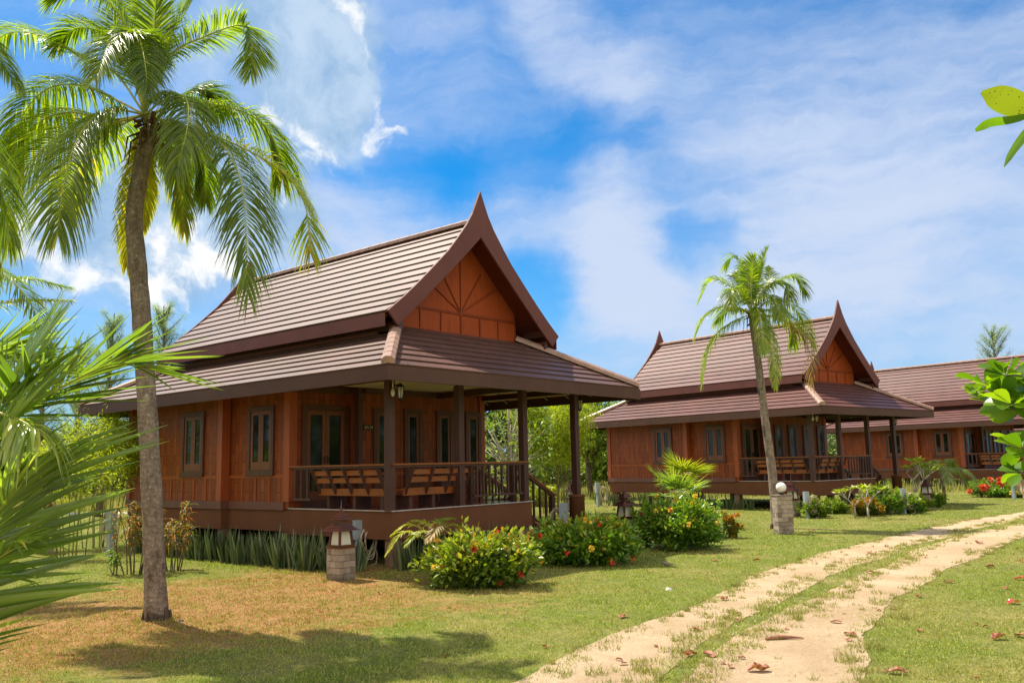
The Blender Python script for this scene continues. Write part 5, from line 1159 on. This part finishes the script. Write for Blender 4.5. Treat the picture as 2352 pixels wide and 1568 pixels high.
def casuarina(c, h, label, seed, n=11000, wd=.24, group='feathery casuarinas', bend=.0):
    rg = np.random.default_rng(seed); rt = empty('casuarina_tree', c, 0, label, 'tree', group); s = MB(); s.tube([(0, 0, -.05), (bend*.3, 0, h*.4), (bend, 0, h*.97)], [h*.02, h*.013, h*.003], 7); ls = LV(rg)
    nb = 64
    for k in range(nb):
        t = .18+.82*(k/nb)**.85; a = k*2.4+rg.normal()*.5; L = h*wd*(1.12-t)**.6*rg.uniform(.45, 1.2); o = Vector((bend*t*t, 0, h*t*.93)); e = rg.uniform(.55, 1.15); d = Vector((math.cos(a)*math.cos(e), math.sin(a)*math.cos(e), math.sin(e))); q = o+d*L
        s.tube([o, o+d*L*.5+Vector((0, 0, -.05*L)), q], [h*.0035, h*.002, h*.001], 4, cap=False); m = n//nb; tt = rg.uniform(.2, 1.1, m)[:, None]; P = np.array(o)+(np.array(q)-np.array(o))*tt+rg.normal(size=(m, 3))*h*.009
        D = np.array(d)*1.1+rg.normal(size=(m, 3))*.34+np.array([.12, 0, .15]); ls.blade(P, D, h*.042*rg.uniform(.4, 1.2, m), h*.0019, .5, rg.uniform(0, 1, m), seg=2)
    ls.build('foliage', G['casu'], rt); s.build('trunk', m_barkg, rt); return rt
def pos(px, Y): c = at(px, 1080, Y); return (c.x, Y, GZ)
casuarina(pos(232, 40), 9.6, 'feathery casuarina far behind, left of the tall palm trunk', 1, bend=.3)
casuarina(pos(378, 40), 9.9, 'feathery casuarina rising just right of the tall palm trunk', 2, bend=-.3)
casuarina(pos(90, 46), 10., 'feathery casuarina far behind above the young palm', 4, wd=.3)
casuarina(pos(172, 60), 11.5, 'hazy casuarina farthest on the left', 5, wd=.3)
casuarina(pos(2310, 78), 13.6, 'feathery casuarina top showing above the farther bungalow\'s ridge', 6, wd=.32)
tree(pos(1168, 33), 5.0, 1.7, 'bare branched tree with pale twigs and few leaves seen through the verandah', 20, G['treel'], n=900, leaf=.22, trunk=.09, bk=m_barkw, cb=.1, clus=90, limbs=24, name='bare_tree', sp=.5)
tree(pos(1356, 48.5), 6.2, 2.4, 'leafy round tree with a dark trunk between the two bungalows', 21, G['treel'], n=5200, leaf=.26, trunk=.17, cb=.36)
tree(pos(1420, 47), 4.2, .9, 'slim young tree beside the second bungalow\'s rear corner', 22, G['treel'], n=1200, leaf=.22, trunk=.05, cb=.5, clus=20)
tree(pos(1130, 50), 6.6, 2.6, 'bushy tree behind the bare branched tree', 23, G['tree'], n=4500, leaf=.32, trunk=.15, cb=.15)
labs = ['hazy evergreen in the tree belt, ', 'rounded dark tree in the tree belt, ', 'pale green tree in the tree belt, ']
where = [(-350, 64, 'outside the left edge'), (-150, 60, 'at the far left behind the young palm'), (10, 62, 'behind the left lantern'), (170, 66, 'behind the bamboo canes'), (330, 62, 'behind the tall palm trunk'), (560, 70, 'hidden behind the nearest bungalow'), (880, 68, 'behind the nearest verandah'), (1060, 72, 'left of the bare branched tree'), (1150, 78, 'right behind the bare branched tree'), (1240, 74, 'above the tall bamboo clump'), (1320, 84, 'over the leafy round tree'), (1400, 70, 'left of the second bungalow\'s roof'), (1480, 80, 'behind the second bungalow\'s rear corner'), (1640, 84, 'behind the second bungalow'), (1900, 84, 'between the second and the farther bungalow'), (1935, 76, 'just left of the farther bungalow\'s wall'), (2130, 100, 'behind the farther bungalow'), (2420, 90, 'beyond the right edge')]
for k, (px, Y, w) in enumerate(where):
    kd = k % 3; hh = (6.4, 7.6, 6.0)[kd]*(Y/75); 
    if 1050 < px < 1500: hh *= .98
    tree(pos(px, Y), hh, 3.4*(Y/75), labs[kd]+w, 100+k, (G['casu'], G['tree'], G['treel'])[kd], n=3600, leaf=.5, trunk=.2, cb=.08, clus=70, group='trees of the distant belt', sp=.5)
rgb = np.random.default_rng(5)
def scrub():
    ls = LV(rgb); n = 26000; x = rgb.uniform(-60, 70, n); y = 82+rgb.normal(size=n)*3+np.abs(x)*.12; hgt = 3.2+1.5*np.sin(x*.31)+1.1*np.sin(x*.83+1)+.6*np.sin(x*2.1); z = GZ+rgb.uniform(0, 1, n)*np.maximum(1.5, hgt)
    ls.add(np.stack([x, y, z], 1), rgb.normal(size=(n, 3)), rgb.uniform(.4, .9, n), .4, rgb.uniform(0, 1, n)); return ls.build('far_scrub', G['tree'])
tag(scrub(), 'band of dark scrub closing the far side of the meadow', 'scrub', kind='stuff')
def meadow():
    n = 60000; y = rgb.uniform(46, 80, n); x = rgb.uniform(-40, 60, n); k = np.abs(y-66) > 4.5; x, y = x[k], y[k]; n = len(x)
    return blades('meadow_grass', np.stack([x, y, np.full(n, GZ)], 1), rgb.uniform(.2, .7, n), np.full(n, .07), G['weeds'], .5)
tag(meadow(), 'tall yellowish meadow grass beyond the lawn', 'grass')
# light green low plants by the far path
for k, (px, py, lb) in enumerate([(1235, 1162, 'yellow green ground bush left of the far bamboo'), (1150, 1160, 'low green bush beneath the bare branched tree'), (1090, 1160, 'low bush seen between the verandah balusters')]):
    c = gp(px, py); shrub('ground_bush', (c.x, c.y, GZ), (.9, .7), .9, 800, lb, ygr, seed=80+k, leaf=.2, group='low bushes by the far path')
# frangipani with bare pale limbs
def frangipani(px, py, h, label, seed, lf=9, group='frangipani saplings'):
    c = gp(px, py); rt = empty('frangipani', (c.x, c.y, GZ), 0, label, 'small tree', group); r = random.Random(seed); rg = np.random.default_rng(seed); s = MB(); ls = LV(rg)
    def grow(p, d, l, rad, dep):
        q = p+d*l; s.tube([p, p+d*l*.5+Vector((r.uniform(-.03, .03), 0, -.02)), q], [rad, rad*.85, rad*.75], 6)
        if dep == 0:
            a = np.linspace(0, 6.28, lf, endpoint=False)+rg.uniform(0, 1); D = np.stack([np.cos(a), np.sin(a), rg.uniform(.2, .9, lf)], 1); ls.add(np.repeat(np.array([tuple(q)]), lf, 0), D, rg.uniform(.18, .30, lf), .07, rg.uniform(0, 1, lf), fold=.15); return
        for _ in range(2 if r.random() < .7 else 3):
            a = r.uniform(0, 6.28); grow(q, (d*.7+Vector((math.cos(a), math.sin(a), .35))*.75).normalized(), l*r.uniform(.65, .9), rad*.72, dep-1)
    grow(Vector((0, 0, -.02)), Vector((r.uniform(-.3, .3), 0, 1)).normalized(), h*.34, .035, 3); ls.build('foliage', ygr, rt); s.build('trunk', m_barkw, rt)
frangipani(2100, 1168, 1.9, 'frangipani with bare white limbs and sparse leaf tufts before the farther bungalow', 5)
frangipani(1998, 1192, 1.2, 'small twisted white stemmed frangipani below the second verandah', 7, lf=6)
frangipani(1965, 1188, 1.1, 'crooked little frangipani left of the twisted one', 11, lf=6)
# tropical almond: trunk outside the right edge, branches reach in
def almond():
    Yt = 7.2; b = Vector((at(2700, 1000, Yt).x+.1, Yt, GZ)); rt = empty('almond_tree', b, 0, 'large leaved almond tree at the right edge, bright green leaf whorls reaching into view', 'tree'); s = MB(); rg = np.random.default_rng(3); r = random.Random(3)
    T = Vector((0, 0, 3.1)); s.tube([(0, 0, -.1), (.05, .02, 1.5), T, T+Vector((.1, 0, 1.4))], [.13, .11, .09, .05], 10)
    tips = [(2300, 905, 6.6, 16, .19), (2385, 900, 6.4, 14, .2), (2345, 945, 6.5, 12, .2), (2270, 925, 6.9, 8, .17), (2350, 1030, 6.3, 14, .22), (2420, 1040, 6.3, 12, .22), (2345, 1085, 6.4, 9, .18), (2420, 960, 6.8, 14, .22), (2450, 880, 6.6, 14, .22), (2520, 1000, 7, 14, .22), (2560, 860, 7, 14, .22), (2480, 1100, 7, 12, .2), (2350, 870, 6.9, 12, .20), (2260, 880, 6.8, 10, .17), (2310, 862, 6.5, 12, .18), (2325, 930, 6.4, 12, .19), (2250, 905, 6.9, 6, .16), (2385, 985, 6.6, 8, .2)]
    ls = LV(rg)
    for px, py, Y, n, L in tips:
        q = at(px, py, Y)-b; st = Vector((.05, 0, r.uniform(1.5, 2.7))); md = (st+q)/2+Vector((0, 0, .12)); s.tube([st, md, q], [.035, .02, .009], 6)
        a = np.linspace(0, 6.28, n, endpoint=False)+rg.uniform(0, 1)+rg.normal(size=n)*.2; D = np.stack([np.cos(a), np.sin(a), rg.uniform(-.5, .9, n)], 1); k = n
        ls.oval(np.repeat(np.array([tuple(q)]), k, 0)+D*.02, D, L*rg.uniform(.65, 1.15, k), L*.55*rg.uniform(.8, 1.1, k), rg.uniform(.1, 1, k))
    # the high twig at the top right
    q0 = Vector((.1, 0, 4.3)); t1 = at(2368, 268, 6.2)-b; s.tube([q0, (q0+t1)/2+Vector((0, 0, .1)), t1], [.03, .02, .008], 6)
    for k in range(5):
        a = rg.uniform(-.7, .9); D = np.array([[math.cos(a), rg.uniform(-1, 1), rg.uniform(-.3, .6)]]); ls.oval(np.array([tuple(t1)]), D, .28, .14, np.array([.6]))
    ls.build('foliage', G['almond'], rt)
    def one(pts, wds, rnd, mt):   # an individual leaf along a midrib
        C = spline([at(*p)-b for p in pts], 12); g = MB(); W = [0]
        V = [np.array(tuple(c)) for c in C]; view = unit(np.array(tuple(C[5]+b))-np.array([0, 0, CAM_H]))
        rows = []
        for i, c in enumerate(V):
            t = unit(V[min(i+1, 11)]-V[max(i-1, 0)]); sd = unit(np.cross(t, view)+np.array([0, .25, .1])); w = np.interp(i/11, np.linspace(0, 1, len(wds)), wds); rows.append((c+sd*w, c+view*w*.18, c-sd*w))
        for a, c in zip(rows, rows[1:]): g.face([a[0], c[0], c[1], a[1]], rnd=rnd); g.face([a[1], c[1], c[2], a[2]], rnd=rnd)
        g.build('leaf', mt, rt, fix=False)
    spot = mat('spotted almond leaf', lambda N: spotted(N))
    one([(2372, 262, 6.2), (2330, 240, 6.15), (2290, 222, 6.1), (2254, 212, 6.1)], [.02, .075, .098, .105, .10, .085, .05, .012], .8, spot)
    one([(2372, 264, 6.2), (2320, 276, 6.1), (2275, 282, 6.0), (2240, 300, 6.0)], [.01, .028, .032, .036, .034, .03, .012], .35, G['almond'])
    one([(2374, 280, 6.2), (2350, 315, 6.2), (2325, 350, 6.2), (2306, 384, 6.2)], [.01, .03, .034, .028, .022, .003], .3, G['almond'])
    s.build('trunk', m_barkg, rt)
def spotted(N):
    o = objc(N); v = N.new('ShaderNodeTexVoronoi'); N.l.new(o, v.inputs['Vector']); v.inputs['Scale'].default_value = 26
    k = N.ss(v.outputs['Distance'], .12, .16, 1., 0.); c = N.mix(k, (.20, .25, .012), (.03, .015, .01)); p = pr(N, c, .35, .5)
    t = N.new('ShaderNodeBsdfTranslucent'); N.l.new(N.mix(k, (.24, .31, .012), (.04, .025, .01)), t.inputs[0]); m = N.new('ShaderNodeMixShader'); m.inputs[0].default_value = .55; N.l.new(p, m.inputs[1]); N.l.new(t.outputs[0], m.inputs[2]); return m.outputs[0]
almond()
# ------------------------------------------------------------------ fallen leaves, bird, scraps
def litter_leaf(seed, L=.13, red=False, big=False):
    r = random.Random(seed); g = MB(); n = 9; rows = []; ca, cb_ = r.uniform(.5, 1.6), r.uniform(.6, 1.8)
    for i in range(n):
        t = i/(n-1); w = L*.30*math.sin(math.pi*min(1, t*.9+.06))**.6; z = .006+L*.10*math.sin(t*3.1*cb_)**2; x = (t-.5)*L*(1-.1*ca)
        j = r.uniform(-.1, .1)*w
        rows.append([(x, -w*.85+j, z+w*ca*.45), (x, -w*.4, z+w*.12), (x, 0, z), (x, w*.45, z+w*.25*ca), (x, w*.9+j, z+w*.45*ca*r.uniform(.6, 1.3))])
    for i in range(n-1):
        for k in range(4): g.face([rows[i][k], rows[i+1][k], rows[i+1][k+1], rows[i][k+1]], rnd=r.random())
    return g.build('fallen_leaf', G['redleaf'] if red else G['dryleaf'], fix=False)
vz = lambda x, y: (1225+.4792*x, 1133+.4792*y)
fl = [(1080, 855, .19, 'nearest curled brown leaf on the right rut at the bottom edge'), (845, 780, .17, 'brown curled leaf on the grassy strip, right one of a pair'), (750, 782, .14, 'flat brown leaf on the grassy strip, left one of a pair'), (1520, 683, .15, 'dark red brown leaf lying at the right rut\'s grassy side'), (1515, 708, .08, 'tiny curled scrap below the dark red brown leaf'), (780, 658, .12, 'flat tan leaf in the left rut beside the grass tufts'), (915, 512, .13, 'crumpled orange brown leaf in the middle of the left rut'), (1450, 622, .12, 'thin brown leaf at the left side of the right rut'), (430, 595, .15, 'dark twisted leaf on the lawn left of the track'), (1745, 865, .16, 'orange brown curled leaf on the right lawn at the bottom'), (1610, 288, .17, 'brown leaf standing up in the far left rut'), (1620, 383, .14, 'dark brown leaf on the middle grass farther up'), (2135, 240, .22, 'long dark leaf at the right rut far up the track'), (1335, 182, .18, 'dark leaf on the lawn right of the brick pillar'), (868, 325, .14, 'pinkish leaf on the lawn near the bird'), (2230, 700, .16, 'dark crumpled leaf on the right lawn'), (2340, 690, .15, 'dark leaf on the right lawn cut by the frame edge'), (1845, 498, .12, 'small reddish leaf beside the right rut\'s outer edge'), (1990, 428, .14, 'brown leaf on the right lawn near the rut'), (2265, 460, .12, 'brown leaf left of the red leaves at the right edge'), (2190, 355, .14, 'brown leaf on the far right lawn'), (1850, 662, .10, 'small brown leaf at the start of the right lawn'), (1070, 325, .13, 'dark leaf on the lawn beyond the bird'), (945, 838, .08, 'small brown scrap left of the nearest leaf'), (1000, 795, .07, 'small brown scrap on the grassy strip')]
dl = 'leaves fallen from the almond tree'
for k, (x, y, L, lb) in enumerate(fl):
    o = litter_leaf(k, L*1.25); c = gp(*vz(x, y)); o.location = (c.x, c.y, GZ+.008); o.rotation_euler = (0, 0, k*1.7); tag(o, lb, 'fallen leaf', dl)
for k, (x, y, L, lb) in enumerate([(2300, 530, .20, 'glossy orange red leaf lying on the right lawn'), (2335, 415, .24, 'purple red leaf pile at the right edge of the lawn'), (2342, 330, .16, 'bright red leaf at the right edge, farther up the lawn')]):
    o = litter_leaf(50+k, L, True); c = gp(*vz(x, y)); o.location = (c.x, c.y, GZ+.01); o.rotation_euler = (0, 0, k*2.+.4); tag(o, lb, 'fallen leaf', dl)
lp = [litter_leaf(70+k, .09) for k in range(6)]; rl = random.Random(4); cnt = 0
for k in range(64):
    o = lp[k] if k < 6 else lp[k % 6].copy()
    if k >= 6: COL.objects.link(o)
    Y = 7.8*math.exp(rl.uniform(0, 1.15)); X = rl.uniform(.1, .58)*Y if k % 3 else rl.uniform(-.2, .3)*Y
    o.location = (X, Y, GZ+.008); o.rotation_euler = (rl.uniform(-.3, .3), rl.uniform(-.3, .3), rl.uniform(0, 6.28)); s_ = rl.uniform(.5, 1.1); o.scale = (s_,)*3; tag(o, 'small dry brown leaf scrap lying among the grass or on the sand', 'fallen leaf', 'small leaf scraps scattered over lawn and track')
# dead stick on the sand
a = gp(*vz(1115, 705)); b_ = gp(*vz(1295, 700)); m = MB(); C = spline([(0, 0, .02), ((b_-a)*.35)+Vector((0, .03, .03)), ((b_-a)*.7)+Vector((0, .01, .03)), (b_-a)+Vector((0, -.01, .02))], 9); m.tube(C, [.016, .024, .026, .024, .022, .017, .013, .009, .005], 7)
o = m.build('dead_stick', mat('dead wood', plain((.28, .14, .09), .8, .2, .3, 20))); o.location = a; tag(o, 'reddish brown dead stick lying across the sandy track', 'stick')
# zebra dove
def dove():
    c = gp(1530, 1300); rt = empty('dove', c, .1, 'small grey brown dove walking on the lawn right of the shrubs', 'bird'); m = MB()
    prof = [((-.075, .0, .085), .006), ((-.065, 0, .088), .014), ((-.055, 0, .083), .017), ((-.04, 0, .068), .016), ((-.02, 0, .056), .026), ((.015, 0, .050), .032), ((.05, 0, .046), .024), ((.08, 0, .044), .012), ((.12, 0, .042), .009), ((.16, 0, .042), .005)]
    m.tube([p for p, r in prof], [r for p, r in prof], 10); m.build('body', mat('dove feathers', plain((.25, .20, .18), .8, .2, .35, 60)), rt)
    m = MB(); m.tube([(-.073, 0, .086), (-.092, 0, .083)], [.004, .001], 6); m.tube([(-.064, .0145, .09), (-.064, .0155, .09)], .003, 6); m.tube([(-.064, -.0145, .09), (-.064, -.0155, .09)], .003, 6)
    m.build('beak', m_black, rt); m = MB()
    for s in (-1, 1): m.tube([(.01, s*.012, .03), (.008, s*.012, .003)], .0025, 5); m.tube([(.008, s*.012, .003), (-.015, s*.012, .002)], .002, 5)
    m.build('feet', m_rust, rt)
dove()
for k, (px, py, lb) in enumerate([(1536, 1354, 'crumpled white paper scrap on the lawn left of the track'), (416, 1427, 'pale stone lying at the foot of the tall palm')]):
    r = random.Random(k); m = MB(); V = [(math.cos(a)*.05*r.uniform(.7, 1.2), math.sin(a)*.035*r.uniform(.7, 1.2)) for a in [i*.9 for i in range(7)]]; m.hexa([(x, y, 0) for x, y in V], [(x*.6, y*.6, .03*r.uniform(.8, 1.2)) for x, y in V]); o = m.build(('paper_scrap', 'stone')[k], m_globe if k == 0 else m_brick); o.location = gp(px, py); tag(o, lb, ('paper scrap', 'stone')[k])
# trees to the left and right of the view; they are what the window panes mirror
for k, (x, y, h, kd) in enumerate([(-23, 9, 8.5, 0), (-25, 14, 9, 1), (-24, 19, 8.5, 0), (-29, 23, 9.5, 1), (-21, 4, 8, 1), (26, 14, 8.5, 0), (28, 19, 9.5, 1), (30, 24, 9, 0), (25, 9, 8.5, 1), (34, 20, 10, 0), (38, 27, 10, 1), (46, 31, 10, 0), (41, 36, 12, 0), (49, 38, 12, 1), (36, 31, 11, 0), (58, 46, 13, 0)]):
    tree((x, y, GZ), h, 3.6, ('dark' if kd == 0 else 'light')+' green leafy tree standing beyond the '+('left' if x < 0 else 'right')+' edge of the view', 300+k, (G['tree'], G['treel'])[kd], n=3600, leaf=.4, trunk=.2, cb=.05, clus=60, group='garden trees beyond the '+('left' if x < 0 else 'right')+' edge', cat='tree')
